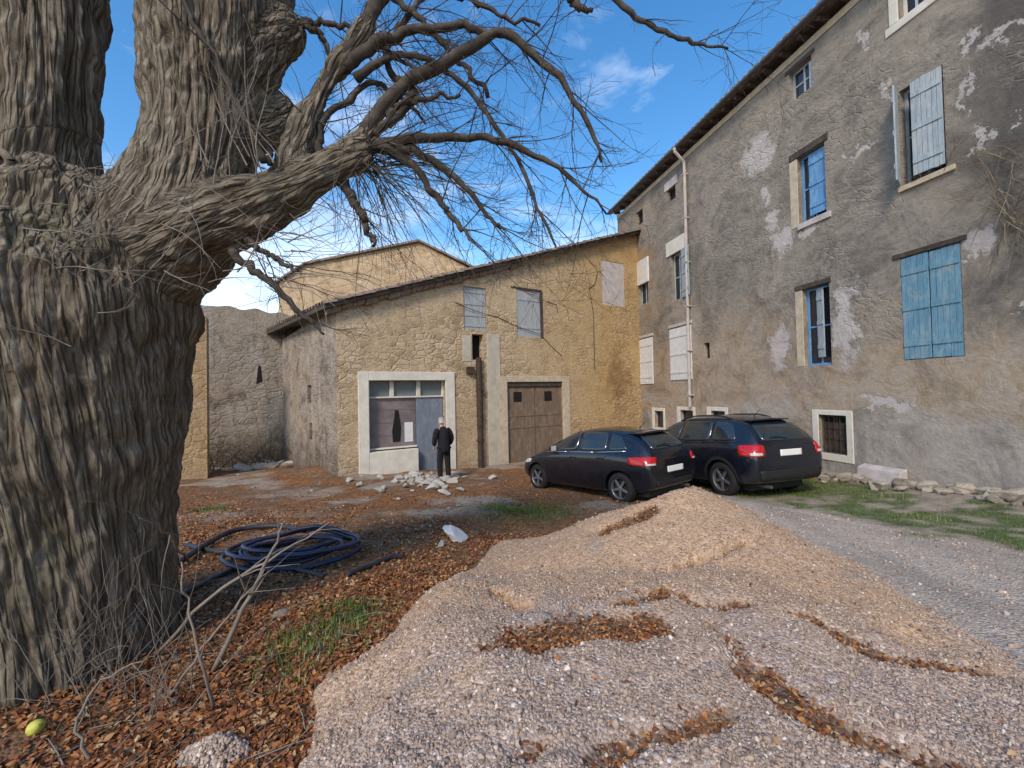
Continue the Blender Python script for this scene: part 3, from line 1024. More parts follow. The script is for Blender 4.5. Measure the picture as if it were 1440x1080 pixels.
mb.box(sd0, s1 - 0.02, 0.20, 0.245, -0.3, FW(605, 560)[1])
for k in range(1, 3):
    pass
dr_ = mb.build('shop_door', DOOR_GY, sf, bev=0.006)

# garage
s0, s1, z0, z1 = gar
mb = MB()
so, s_o, zt = FW(702, 600)[0], FW(802, 600)[0], FW(752, 529)[1]
mb.box(so, s0, -0.03, 0.10, -0.4, zt)
mb.box(s1, s_o, -0.03, 0.10, -0.4, zt)
mb.box(s0, s1, -0.03, 0.10, z1, zt)
gd = mb.build('garage_door', BEIGE, fh, bev=0.012)
mb = MB()
mb.box(s0, s1, 0.03, 0.16, z1 - 0.17, z1 - 0.002)
mb.build('lintel', OLDWOOD, gd, bev=0.008)
for k in (0, 1):
    a = lerp(s0, s1, 0.5 * k) + 0.01
    wd = (s1 - s0) / 2 - 0.02
    mb = MB()
    boards(mb, wd, z1 - 0.18 + 0.3, 8, hinge(a, 0.12, -0.3, 0), battens=(0.12, 0.52, 0.66), jag=0.01)
    lf = mb.build('leaf', WOOD, gd, bev=0.003)
    mb = MB()
    mb.box(a - 0.03, a + wd + 0.03, 0.175, 0.20, -0.3, z1 - 0.01)  # unseen panel added to keep sky light out of the gaps between boards
    mb.build('added_backing', OLDWOOD, lf)
    mb = MB()
    q0 = a + wd * (0.25 if k == 0 else 0.35)
    mb.box(q0, q0 + 0.34, 0.070, 0.088, z1 - 0.72, z1 - 0.36)
    mb.build('light_opening', DARK, lf)
# boarded windows
s0, s1, z0, z1 = board
mb = MB()
boards(mb, s1 - s0 - 0.02, z1 - z0 - 0.02, 7, hinge(s0 + 0.01, 0.075, z0 + 0.01, 0), battens=(0.1, 0.35, 0.62, 0.9))
mb.build('boarded_window', BLUE_GY, fh, bev=0.003)
s0, s1, z0, z1 = blue
mb = MB()
boards(mb, s1 - s0 - 0.03, z1 - z0 - 0.02, 6, hinge(s0 + 0.01, 0.06, z0 + 0.01, 0), battens=(0.2, 0.8))
bw = mb.build('boarded_window', BLUE_GY, fh, bev=0.003)
mb = MB()
mb.box(s1 - 0.02, s1 + 0.07, -0.02, 0.08, z0 - 0.02, z1)
mb.box(s0 - 0.25, s1 + 0.03, -0.02, 0.05, z1 + 0.003, z1 + 0.06)
mb.build('frame', OLDWOOD, bw)
mb = MB()
s0, s1, z0, z1 = blk
mb.box(s0 + 0.004, s1 - 0.004, 0.02, 0.09, z0 + 0.004, z1 - 0.004)
mb.build('blocked_window', PALE, fh)
mb = MB()
s0, s1, z0, z1 = slit
mb.box(s0, s1, 0.33, 0.36, z0, z1)
sl_ = mb.build('slit_opening', DARK, fh)
# dark stack pipe below the slit, and the pale plaster strips beside it
mb = MB()
pa = FW(671, 508); pb_ = FW(681, 645)
mb.tube([(pa[0] + 0.02, -0.075, pa[1] + 0.12), (pa[0] + 0.03, -0.08, 2.3), (pa[0] + 0.03, -0.08, 1.0), (pa[0] + 0.03, -0.08, -0.2)], [0.10, 0.115, 0.10, 0.10], 12)
for z in (0.9, 1.75, 2.6):
    mb.tube([(pa[0] + 0.03, -0.08, z), (pa[0] + 0.03, -0.08, z + 0.09)], 0.125, 12)
mb.box(pa[0] - 0.42, pa[0] - 0.18, -0.14, 0.02, FW(660, 526)[1], FW(660, 516)[1])
mb.build('stack_pipe', RUST, fh)
mb = MB()
a, b = FW(686, 560)[0], FW(704, 560)[0]
mb.box(a, b, -0.028, 0.02, -0.4, FW(690, 470)[1])
mb.box(FW(652, 560)[0], FW(664, 560)[0], -0.018, 0.02, FW(656, 508)[1], FW(656, 472)[1])
mb.build('plaster_strip', simple('grey_cream_plaster', (0.44, 0.40, 0.32), 0.95, 0.2, 3, 0.6, 0.012), fh, bev=0.01)
# cables stapled across the wall
mb = MB()
def cable(pts, sag=0.02):
    q = []
    for i in range(len(pts) - 1):
        a, b = FW(*pts[i]), FW(*pts[i + 1])
        for t in np.linspace(0, 1, 8)[:-1]:
            q.append((lerp(a[0], b[0], t), -0.02, lerp(a[1], b[1], t) - sag * math.sin(math.pi * t)))
    a = FW(*pts[-1])
    q.append((a[0], -0.02, a[1]))
    mb.tube(q, 0.011, 5)
cable([(640, 425), (700, 446), (760, 470), (790, 500)], 0.06)
cable([(722, 402), (758, 414), (762, 470)], 0.03)
cable([(770, 424), (782, 428), (784, 440)], 0.02)
cable([(840, 382), (836, 400), (828, 405), (834, 440), (836, 520)], 0.01)
mb.build('cable', simple('old_cable', (0.06, 0.05, 0.045), 0.7), fh)

# ------------------------------------------------------------------ sunny house behind
bh = empty('stone_house', P(520, 550, 25))
bh.location.z = 0
tag(bh, 'pale gabled stone house catching the sun behind the ochre roof', 'house')
o = bh.location
def bp(px, py, Y=25):
    p = P(px, py, Y)
    return (p.x - o.x, p.z)
L0, L1 = bp(392, 398)[0], bp(672, 380)[0]
pk = bp(590, 341)
ol = [(L0, -1), (L1, -1), (L1, bp(672, 383)[1]), pk, bp(430, 373), (L0, bp(392, 398)[1])]
mb = MB()
mb.prism(ol, 'y', 0, 9)
mb.build('wall', MW_FAR, bh)
mb = MB()
pts = [(L1 + 0.4, bp(672, 383)[1] - 0.12), pk, bp(430, 373), (L0 - 0.45, bp(392, 398)[1] - 0.25)]
up = [(x, z + 0.13) for x, z in pts]
dn = [(x, z + 0.01) for x, z in pts]
for i in range(3):
    mb.prism([dn[i], dn[i + 1], up[i + 1], up[i]], 'y', -0.22, 9.3)
mb.build('roof', TILE, bh)

# ------------------------------------------------------------------ ruined wall and pier on the left
def free_wall(name, p0, p1, th, tops, mat, label, cat, holes=()):
    p0 = Vector((p0.x, p0.y, 0)); p1 = Vector((p1.x, p1.y, 0))
    d = p1 - p0
    e = empty(name, p0, math.atan2(d.y, d.x))
    tag(e, label, cat)
    Lw = d.length
    ftop = lambda s: float(np.interp(s / Lw, [t for t, _ in tops], [z for _, z in tops]))
    m = MB()
    ops = list(holes)
    brk = np.linspace(0, Lw, 40)
    # front with holes, cut into strips so that the top stays uneven
    for a, b in zip(brk[:-1], brk[1:]):
        za_, zb_ = ftop(a) + 0.09 * vn1(a * 2.3), ftop(b) + 0.09 * vn1(b * 2.3)
        m.add([(a, 0, -1), (b, 0, -1), (b, 0, zb_), (a, 0, za_), (a, th, -1), (b, th, -1), (b, th, zb_), (a, th, za_)],
              [(0, 1, 2, 3), (5, 4, 7, 6), (3, 2, 6, 7)])
    m.quad((0, 0, -1), (0, 0, ftop(0) + .09 * vn1(0)), (0, th, ftop(0) + .09 * vn1(0)), (0, th, -1))
    q = ftop(Lw) + 0.09 * vn1(Lw * 2.3)
    m.quad((Lw, 0, -1), (Lw, th, -1), (Lw, th, q), (Lw, 0, q))
    m.build('masonry', mat, e)
    for h in holes:
        hm = MB()
        hm.box(h[0], h[1], -0.012, 0.03, h[2], h[3])
        hm.build('opening', DARK, e)
    return e
def vn1(a): return float(vnoise(np.array([[a, 3.3, 8.1]]))[0])

rp0, rp1 = P(240, 560, 15.2), P(425, 560, 17.4)
hgt = lambda px, py, Y: P(px, py, Y).z
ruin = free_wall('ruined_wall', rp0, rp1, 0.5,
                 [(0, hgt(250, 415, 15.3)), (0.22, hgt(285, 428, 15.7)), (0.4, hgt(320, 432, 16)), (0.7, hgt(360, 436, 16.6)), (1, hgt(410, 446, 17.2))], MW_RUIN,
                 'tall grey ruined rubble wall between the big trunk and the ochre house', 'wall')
du = (rp1 - rp0); du.z = 0; du.normalize()
dn_ = Vector((-du.y, du.x, 0))
r0 = Vector((rp0.x, rp0.y, 0))
hA = plane_sz(r0, du, dn_, 360, 515); hB = plane_sz(r0, du, dn_, 369, 540)
hm = MB()
hm.prism([(hA[0], hB[1]), (hB[0], hB[1] + .1), (hB[0] - .05, hA[1]), (hA[0] + .08, hA[1] + .06)], 'y', -0.015, 0.02)
hm.build('opening', DARK, ruin)
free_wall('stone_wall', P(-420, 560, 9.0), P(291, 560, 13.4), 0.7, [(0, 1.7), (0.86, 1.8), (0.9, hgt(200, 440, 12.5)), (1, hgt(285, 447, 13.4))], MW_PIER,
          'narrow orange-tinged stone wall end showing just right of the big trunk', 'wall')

# ------------------------------------------------------------------ gravel pile
_fl = [ghit(*q) for q in ((462, 1078), (474, 985), (548, 902), (628, 830), (708, 764))]
FOOT = np.array([(q.x - 0.06, q.y + 0.05) for q in _fl] + [(1.25, 5.45), (1.95, 5.9), (2.75, 5.6), (3.08, 4.8), (3.2, 3.8), (3.02, 3.0), (2.82, 2.3), (2.55, 1.2), (2.4, -0.7), (0.5, -1.1), (-1.0, -0.5), (-1.25, 0.9)])
CTRL = [(785, 745, 4.5), (850, 722, 4.8), (730, 782, 4.0), (900, 706, 5.0), (964, 680, 4.6), (935, 706, 4.35), (995, 704, 4.35), (890, 734, 4.1), (1010, 742, 3.8), (950, 742, 3.9), (1060, 740, 4.2), (950, 775, 3.4), (820, 825, 2.95), (1050, 780, 3.5), (900, 842, 2.6), (740, 815, 3.2), (700, 850, 2.75), (1000, 850, 2.65),
        (760, 878, 2.32), (850, 880, 2.28), (920, 880, 2.28), (700, 912, 2.02), (850, 914, 2.0), (960, 900, 2.06),
        (850, 1000, 1.62), (850, 1080, 1.33), (600, 1000, 1.75), (560, 930, 2.1), (700, 1060, 1.42), (1100, 895, 2.3), (1200, 845, 3.0), (1130, 790, 3.6), (1250, 950, 2.1),
        (1300, 1050, 1.62), (1200, 1070, 1.45), (1000, 1070, 1.36), (1040, 960, 1.85), (1350, 930, 2.5), (1420, 1000, 1.9)]
CP = np.array([[*P(a, b, c)] for a, b, c in CTRL if c < 3.1] + [[0.0, 0.3, 1.5], [1.5, 0.2, 1.5], [2.6, 0.4, 1.4], [-.5, .6, 1.35]])

def poly_dist(x, y, poly):
    x, y = np.asarray(x, float), np.asarray(y, float)
    d = np.full(x.shape, 1e9)
    ins = np.zeros(x.shape, bool)
    n = len(poly)
    for i in range(n):
        ax_, ay_ = poly[i]
        bx_, by_ = poly[(i + 1) % n]
        ex, ey = bx_ - ax_, by_ - ay_
        t = np.clip(((x - ax_) * ex + (y - ay_) * ey) / (ex * ex + ey * ey), 0, 1)
        d = np.minimum(d, np.hypot(x - ax_ - t * ex, y - ay_ - t * ey))
        c = ((ay_ > y) != (by_ > y)) & (x < (bx_ - ax_) * (y - ay_) / (by_ - ay_ + 1e-12) + ax_)
        ins ^= c
    return np.where(ins, d, -d)

PK = P(962, 682, 4.55)

def pile_base(x, y):
    x, y = np.asarray(x, float), np.asarray(y, float)
    d = poly_dist(x, y, FOOT) + fbm2(x, y, 1.6, 3, 9) * 0.09
    num, den = 0, 0
    for c in CP:
        w_ = 1.0 / (((x - c[0]) ** 2 + (y - c[1]) ** 2) + 0.012) ** 1.6
        num = num + w_ * c[2]
        den = den + w_
    front = (num / den - gz_base(x, y)) * sstep(4.1, 2.9, y + 0.25 * fbm2(x, y, 1.3, 2, 19))
    r_ = np.sqrt((x - PK.x) ** 2 + (y - PK.y) ** 2 + 0.012) * (1 + 0.10 * fbm2(x, y, 0.9, 2, 23))
    cone = (PK.z - float(gz_base(PK.x, PK.y))) * 1.09 * np.clip(1 - r_ / 1.98, 0, 1) ** 1.16
    cap = 0.5 * (front + cone + np.sqrt((front - cone) ** 2 + 0.006))
    sl_ = np.where(d > 0, 0.72 * d, 1.2 * d)
    k = 0.05
    h = 0.5 * (cap + sl_ - np.sqrt((cap - sl_) ** 2 + k * k))
    return gz_base(x, y) + h


GROOVES = []        # (points xy, half width, depth, leaves)
for pts, wd, dp, lv in (
        ([(745, 893), (800, 880), (850, 874), (910, 874)], 0.17, 0.09, 1.0),
        ([(690, 906), (750, 898), (800, 893)], 0.06, 0.05, 0.8),
        ([(860, 850), (920, 838), (945, 832)], 0.05, 0.03, 0.7),
        ([(700, 832), (745, 848), (785, 855), (850, 834), (950, 802), (1010, 780), (1050, 762)], 0.036, 0.10, 0.5),  # curved crease: leaf brown and leaves added to draw a dark line
        ([(1062, 935), (1120, 980), (1210, 1030), (1330, 1078)], 0.105, 0.08, 1.0),
        ([(1130, 865), (1180, 892), (1240, 915), (1300, 930), (1390, 948)], 0.075, 0.06, 0.95),
        ([(840, 1062), (900, 1040), (960, 1025), (1020, 1000)], 0.06, 0.05, 0.8),
        ([(855, 742), (885, 730), (912, 718)], 0.11, 0.06, 1.0),
        ([(945, 832), (980, 850), (1010, 855), (1050, 846)], 0.055, 0.06, 0.8),
        ([(1000, 872), (1030, 900), (1062, 935)], 0.035, 0.05, 0.35),
        ([(720, 1065), (760, 1048)], 0.04, 0.03, 0.6),
        ([(690, 905), (800, 915), (900, 905)], 0.022, 0.05, 0.15)):
    q = [ghit(a, b, pile_base, 0.8, 7) for a, b in pts]
    GROOVES.append(([(p.x, p.y) for p in q], wd, dp, lv))

def groove_field(x, y):
    x, y = np.asarray(x, float), np.asarray(y, float)
    wob = fbm2(x, y, 7.0, 3, 21) * 0.03
    carve, leaf = np.zeros_like(x), np.zeros_like(x)
    for q, wd, dp, lv in GROOVES:
        d = np.full(x.shape, 1e9)
        for (a, b), (c, e) in zip(q[:-1], q[1:]):
            ex, ey = c - a, e - b
            t = np.clip(((x - a) * ex + (y - b) * ey) / (ex * ex + ey * ey + 1e-9), 0, 1)
            d = np.minimum(d, np.hypot(x - a - t * ex, y - b - t * ey))
        g = np.exp(-np.maximum(d + wob, 0) ** 2 / wd ** 2)
        carve = np.maximum(carve, dp * g)
        leaf = np.maximum(leaf, lv * sstep(0.35, 0.7, g))
    return carve, leaf

def pile_z(x, y):
    c, l = groove_field(x, y)
    return pile_base(x, y) - c + fbm2(x, y, 3.0, 4, 11) * 0.018 + fbm2(x, y, 16, 3, 13) * 0.008

px_ = axis(((-1.6, 4.1, 0.025),))
py_ = axis(((-1.5, 6.4, 0.025),))
PX, PY = np.meshgrid(px_, py_)
PZ = pile_z(PX, PY)
GZ0 = gz(PX, PY)
Z2 = np.maximum(PZ, GZ0 - 0.06)
keep = PZ > GZ0 - 0.05
ii = np.arange(PX.size).reshape(PX.shape)
FF = np.stack([ii[:-1, :-1], ii[:-1, 1:], ii[1:, 1:], ii[1:, :-1]], -1).reshape(-1, 4)
FF = FF[keep.ravel()[FF].all(1)]
_, leafA = groove_field(PX, PY)

def m_gravel():
    n = N('mixed_gravel', 0.95, 0.18)
    v = n.obj()
    big = n.noise(v, 0.9, 5, 0.6, 0.4)
    mid = n.noise(v, 5, 7, 0.7)
    q = n.map(v, (1, 1, 1))
    c1 = n.vor(q, 62, 'F1', 'Color')
    d1 = n.vor(q, 62, 'F1')
    c2 = n.vor(q, 120, 'F1', 'Color')
    y = n.xyz(v, 'Y')
    yy = n.math('ADD', y, n.mr(big, 0.2, 0.8, -0.9, 0.9))
    tanz = n.mr(yy, 1.9, 2.8)
    tan = n.ramp(n.xyz(c1, 'X'), [(0.0, (0.27, 0.17, 0.105)), (0.35, (0.43, 0.275, 0.165)), (0.7, (0.51, 0.335, 0.205)), (1.0, (0.54, 0.41, 0.30))])
    gry = n.ramp(n.xyz(c1, 'X'), [(0.0, (0.22, 0.16, 0.13)), (0.35, (0.39, 0.295, 0.24)), (0.72, (0.47, 0.36, 0.29)), (0.93, (0.52, 0.41, 0.34)), (1.0, (0.72, 0.64, 0.58))])
    c = n.mix(tanz, gry, tan)
    blu = n.mr(n.noise(v, 1.7, 4, 0.5, 0.3), 0.60, 0.68)
    c = n.mix(n.math('MULTIPLY', blu, 0.55), c, n.ramp(n.xyz(c2, 'X'), [(0, (0.13, 0.14, 0.155)), (1, (0.34, 0.35, 0.37))]))
    c = n.mix(n.mr(mid, 0.52, 0.75, 0, 0.4), c, (0.40, 0.27, 0.155))
    c = n.mix(n.math('MULTIPLY', n.attr('leaf'), 0.8), c, (0.075, 0.038, 0.02))
    h = n.math('SUBTRACT', n.math('MULTIPLY', mid, 0.6), n.math('MULTIPLY', d1, 1.0))
    return n.done(c, None, n.bump(h, 0.75, 0.014))
pile = mesh_obj('gravel_pile', np.stack([PX, PY, Z2], -1).reshape(-1, 3), FF, m_gravel(), None, True, {'leaf': ('FLOAT', leafA)})
tag(pile, 'large spread heap of tan and grey gravel in the foreground with leaf-filled hollows', 'gravel pile')

# pebbles lying on the near part of the heap
def ico():
    bm = bmesh.new()
    bmesh.ops.create_icosphere(bm, subdivisions=1, radius=1.0)
    V = np.array([v.co[:] for v in bm.verts])
    Fc = np.array([[v.index for v in f.verts] for f in bm.faces])
    bm.free()
    return V, Fc
IV, IF = ico()

def scatter_pebbles(name, X, Y, Z, size, mat, parent):
    n = len(X)
    sc = size[:, None] * rng.uniform(0.6, 1.25, (n, 3))
    th = rng.uniform(0, 2 * np.pi, n)
    jit = 1 + 0.22 * rng.standard_normal((n, len(IV), 1))
    V = IV[None] * jit * sc[:, None, :]
    c, s = np.cos(th)[:, None], np.sin(th)[:, None]
    vx = V[:, :, 0] * c - V[:, :, 1] * s
    vy = V[:, :, 0] * s + V[:, :, 1] * c
    V = np.stack([vx + X[:, None], vy + Y[:, None], V[:, :, 2] + Z[:, None]], -1).reshape(-1, 3)
    Fc = (IF[None] + (np.arange(n) * len(IV))[:, None, None]).reshape(-1, 3)
    tint = np.repeat(rng.uniform(0, 1, n), len(IV))
    ob = mesh_obj(name, V, Fc, mat, parent, True, {'tint': ('FLOAT', tint)})
    return tag(ob, kind='stuff')

def m_pebble():
    n = N('pebble_stone', 0.85, 0.25)
    c = n.ramp(n.attr('tint'), [(0.0, (0.19, 0.14, 0.11)), (0.25, (0.36, 0.265, 0.205)), (0.5, (0.48, 0.345, 0.25)), (0.75, (0.42, 0.325, 0.27)), (0.9, (0.52, 0.405, 0.325)), (1.0, (0.76, 0.67, 0.59))])
    v = n.obj()
    c = n.mix(n.mr(n.noise(v, 90, 3), 0.35, 0.65, 0.35, 0), c, (0.16, 0.13, 0.11))
    return n.done(c)
PEB = m_pebble()
n0 = 130000
r = rng.uniform(0, 1, n0)
yy = 0.9 + 4.6 * r ** 1.9
xx = rng.uniform(-1.0, 1.0, n0) * (yy * 1.2 + 0.2) + 0.12 * yy
ok = (poly_dist(xx, yy, FOOT) > -0.05)
_, lf = groove_field(xx, yy)
ok &= rng.uniform(0, 1, n0) > lf * 0.85
xx, yy = xx[ok], yy[ok]
sz = np.clip(rng.lognormal(math.log(0.0041), 0.45, len(xx)), 0.003, 0.018)
zz = pile_z(xx, yy) + sz * 0.25
scatter_pebbles('pebbles', xx, yy, zz, sz, PEB, pile)
# loose stones spilled on the drive
n0 = 16000
yy = rng.uniform(1.5, 7.5, n0)
xx = rng.uniform(2.2, 9.0, n0)
d_, g_ = zones(xx, yy)
ok = (d_ > 0.5) & (poly_dist(xx, yy, FOOT) < 0.05) & (rng.uniform(0, 1, n0) < 0.55)
xx, yy = xx[ok], yy[ok]
sz = np.clip(rng.lognormal(math.log(0.008), 0.4, len(xx)), 0.004, 0.022)
scatter_pebbles('loose_gravel', xx, yy, gz(xx, yy) + sz * .2, sz, PEB, None)

def top_z(x, y):
    a = pile_z(x, y)
    b = gz(x, y)
    return np.where(poly_dist(x, y, FOOT) > -0.3, np.maximum(a, b), b)

# ------------------------------------------------------------------ fallen leaves
def leaves(name, X, Y, Z, size, mat, lift=0.012):
    n = len(X)
    base = np.array([(-0.5, 0, 0), (-0.12, 0.33, 0.0), (-0.12, -0.33, 0.0), (0.2, 0.27, 0.02), (0.2, -0.27, 0.02), (0.55, 0, 0), (-0.12, 0, -0.09), (0.2, 0, -0.09)])
    Fq = np.array([(0, 6, 1, 1), (0, 2, 6, 6), (1, 6, 7, 3), (2, 4, 7, 6), (3, 7, 5, 5), (4, 5, 7, 7)])
    tri = []
    for f in Fq:
        u = list(dict.fromkeys(f))
        tri.append((u[0], u[1], u[2]))
        if len(u) == 4: tri.append((u[0], u[2], u[3]))
    tri = np.array(tri)
    V = base[None] * size[:, None, None] * np.stack([np.ones(n), rng.uniform(0.6, 1.1, n), rng.uniform(-2.2, 2.5, n)], -1)[:, None, :]
    tx, ty, tz = rng.normal(0, 0.42, n), rng.normal(0, 0.42, n), rng.uniform(0, 2 * np.pi, n)
    def rot(V, i, j, a):
        c, s = np.cos(a)[:, None], np.sin(a)[:, None]
        A, B = V[:, :, i] * c - V[:, :, j] * s, V[:, :, i] * s + V[:, :, j] * c
        V = V.copy()
        V[:, :, i], V[:, :, j] = A, B
        return V
    V = rot(V, 1, 2, tx)
    V = rot(V, 0, 2, ty)
    V = rot(V, 0, 1, tz)
    V += np.stack([X, Y, Z + lift * rng.uniform(0.3, 1.6, n)], -1)[:, None, :]
    Fc = (tri[None] + (np.arange(n) * len(base))[:, None, None]).reshape(-1, 3)
    tint = np.repeat(rng.uniform(0, 1, n), len(base))
    ob = mesh_obj(name, V.reshape(-1, 3), Fc, mat, None, False, {'tint': ('FLOAT', tint)})
    return tag(ob, kind='stuff')

def m_leaf():
    n = N('dry_leaf', 0.75, 0.25)
    c = n.ramp(n.attr('tint'), [(0.0, (0.085, 0.036, 0.018)), (0.3, (0.20, 0.07, 0.026)), (0.55, (0.31, 0.112, 0.036)), (0.78, (0.40, 0.17, 0.058)), (0.9, (0.43, 0.26, 0.12)), (1.0, (0.50, 0.37, 0.21))])
    v = n.obj()
    c = n.mix(n.mr(n.noise(v, 60, 4), 0.4, 0.7, 0, 0.4), c, (0.11, 0.05, 0.025))
    return n.done(c)
LEAF = m_leaf()
n0 = 215000
yy = 1.2 + 10.5 * rng.uniform(0, 1, n0) ** 1.7
xx = -rng.uniform(-0.3, 1.0, n0) * (yy * 1.45 + 0.2)
dr_, gs_ = zones(xx, yy)
dens = 0.27 + 0.9 * fbm2(xx, yy, 0.9, 4, 31)
near = np.exp(-((poly_dist(xx, yy, FOOT) + 0.25) / 0.45) ** 2)          # thick along the foot of the heap
dens = np.clip(dens + near * 0.6 + 0.3 * (yy < 2.7), 0.06, 1) * (1 - 0.85 * np.clip(gs_ * 1.4, 0, 1)) * (poly_dist(xx, yy, FOOT) < 0.02)
dens *= np.where(yy > 8.5, 0.5, 1)
ok = rng.uniform(0, 1, n0) < dens
xx, yy = xx[ok], yy[ok]
X1, Y1_, Z1 = xx, yy, gz(xx, yy)
S1 = np.clip(rng.lognormal(math.log(0.031), 0.33, len(xx)), 0.014, 0.07)
# leaves in the hollows of the heap
n0 = 110000
yy = rng.uniform(1.2, 5.0, n0)
xx = rng.uniform(-0.9, 3.6, n0)
_, lf = groove_field(xx, yy)
ok = rng.uniform(0, 1, n0) < lf * 0.62 + 0.0025
xx, yy = xx[ok], yy[ok]
S2 = rng.uniform(0.016, 0.034, len(xx))
leaves('fallen_leaves', np.r_[X1, xx], np.r_[Y1_, yy], np.r_[Z1, pile_z(xx, yy)], np.r_[S1, S2], LEAF)

# ------------------------------------------------------------------ grass
def grass():
    n0 = 150000
    yy = 1.5 + 11 * rng.uniform(0, 1, n0) ** 1.2
    xx = rng.uniform(-5, 9, n0)
    for cx, cy, r, a in GRASS_SPOTS[:5]:
        k = int((45000 if r < 0.3 else 16000) * r)
        xx = np.r_[xx, rng.normal(cx, r * 0.75, k)]
        yy = np.r_[yy, rng.normal(cy, r * 0.75, k)]
    n0 = len(xx)
    dr_, gs_ = zones(xx, yy)
    nn = fbm2(xx, yy, 2.2, 4, 41)
    ok = (rng.uniform(0, 1, n0) < np.clip(gs_ * (0.55 + 0.7 * nn), 0, 1)) & (poly_dist(xx, yy, FOOT) < -0.02)
    dw = (RO.x - xx) * RN.x + (RO.y - yy) * RN.y
    ok &= dw > 0.12
    xx, yy = xx[ok], yy[ok]
    # a few stray tufts elsewhere
    n = len(xx)
    h = rng.uniform(0.02, 0.075, n) * (1 + 0.5 * fbm2(xx, yy, 3, 2, 7))
    h *= np.where(xx > 2.4, 0.85, 1.0)
    a = rng.uniform(0, 2 * np.pi, n)
    lean = rng.uniform(0.1, 0.7, n)
    wd = rng.uniform(0.0025, 0.006, n)
    z = gz(xx, yy) - 0.005
    ca, sa_ = np.cos(a), np.sin(a)
    def pt(t, side):
        off = lean * h * t * t
        return np.stack([xx + ca * off - sa_ * wd * side * (1 - t * 0.9), yy + sa_ * off + ca * wd * side * (1 - t * 0.9), z + h * t], -1)
    V = np.stack([pt(0, -1), pt(0, 1), pt(0.55, -1), pt(0.55, 1), pt(1, 0)], 1).reshape(-1, 3)
    k = np.arange(n)[:, None] * 5
    Fc = np.concatenate([k + np.array([[0, 1, 3]]), k + np.array([[0, 3, 2]]), k + np.array([[2, 3, 4]])], 0)
    tint = np.repeat(np.clip(rng.uniform(0, 1, n) + 0.35 * fbm2(xx, yy, 1.5, 3, 9), 0, 1), 5)
    m = N('grass_blade', 0.6, 0.25)
    c = m.ramp(m.attr('tint'), [(0, (0.035, 0.075, 0.012)), (0.5, (0.075, 0.16, 0.022)), (0.82, (0.15, 0.21, 0.045)), (1, (0.28, 0.25, 0.12))])
    ob = mesh_obj('grass', V, Fc, m.done(c), None, False, {'tint': ('FLOAT', tint)})
    tag(ob, kind='stuff')
grass()

# ------------------------------------------------------------------ stones
def m_stone(name, col, var=0.35):
    n = N(name, 0.92, 0.2)
    v = n.obj()
    a = n.noise(v, 5, 8, 0.7)
    c = n.ramp(a, [(0.3, [x * (1 - var) for x in col]), (0.6, col), (0.8, [x * 1.2 for x in col])])
    return n.done(c, None, n.bump(n.noise(v, 14, 8, 0.7), 0.7, 0.02))
STONE = m_stone('pale_rubble_stone', (0.42, 0.365, 0.295))
STONE2 = m_stone('mossy_rubble_stone', (0.27, 0.225, 0.17), 0.45)
RUBW = m_stone('white_plaster_rubble', (0.44, 0.405, 0.35), 0.3)

def rock_mesh(seed, mat):
    bm = bmesh.new()
    bmesh.ops.create_icosphere(bm, subdivisions=3, radius=1.0)
    V = np.array([v.co[:] for v in bm.verts])
    rr = np.random.default_rng(seed)
    for k in range(9):                                    # chop flat faces, as broken stone has
        d = rr.normal(size=3)
        d /= np.linalg.norm(d)
        t = V @ d
        lim = rr.uniform(0.45, 0.8)
        V -= np.clip(t - lim, 0, None)[:, None] * d
    V *= (1 + 0.08 * fbm(V * 2.3 + seed, 3))[:, None]
    for v, c in zip(bm.verts, V): v.co = c
    me = bpy.data.meshes.new('stone')
    bm.to_mesh(me)
    bm.free()
    me.materials.append(mat)
    me.polygons.foreach_set('use_smooth', np.zeros(len(me.polygons), bool))
    return me
RM = [rock_mesh(s, STONE if s % 3 else STONE2) for s in range(7)]
RMW = [rock_mesh(20 + s, RUBW) for s in range(5)]

def stone(me, x, y, sx, sy, sz, label, group=None, name='stone', sink=0.35, z=None, cat='stone'):
    o = bpy.data.objects.new(name, me)
    COL.objects.link(o)
    zz_ = float(top_z(np.array([x]), np.array([y]))[0]) if z is None else z
    o.location = (x, y, zz_ + sz * (1 - sink) - sz * 0.35)
    o.scale = (sx, sy, sz)
    o.rotation_euler = (random.uniform(-.3, .3), random.uniform(-.3, .3), random.uniform(0, 6.3))
    tag(o, label, cat, group)
    return o

# the rubble line along the foot of the right wall
for k in range(120):
    s = lerp(RW(1165, 680)[0], RW(1440, 700)[0] + 0.6, random.random() ** 0.9)
    dw = abs(random.gauss(0.15, 0.33)) + 0.08
    p = RO + RU * s - RN * dw
    r_ = random.uniform(0.05, 0.17)
    stone(random.choice(RM), p.x, p.y, r_ * random.uniform(0.9, 1.5), r_ * random.uniform(0.8, 1.2), r_ * random.uniform(0.5, 0.8),
          'broken pale stone in the rubble line along the foot of the grey wall', 'rubble stones along the foot of the grey wall', sink=0.2)
# plaster rubble by the shop door
for k in range(60):
    px = random.gauss(590, 32)
    py = random.gauss(676, 9)
    p = ghit(px, min(max(py, 662), 696))
    if (p - FA).dot(FN) > -0.25: continue
    r_ = random.uniform(0.05, 0.17)
    stone(random.choice(RMW), p.x, p.y, r_ * random.uniform(0.9, 1.5), r_, r_ * random.uniform(0.5, 0.9),
          'lump of whitish plaster rubble heaped before the shop door', 'plaster rubble heaped before the shop door', 'rubble_lump', sink=0.2, cat='rubble')
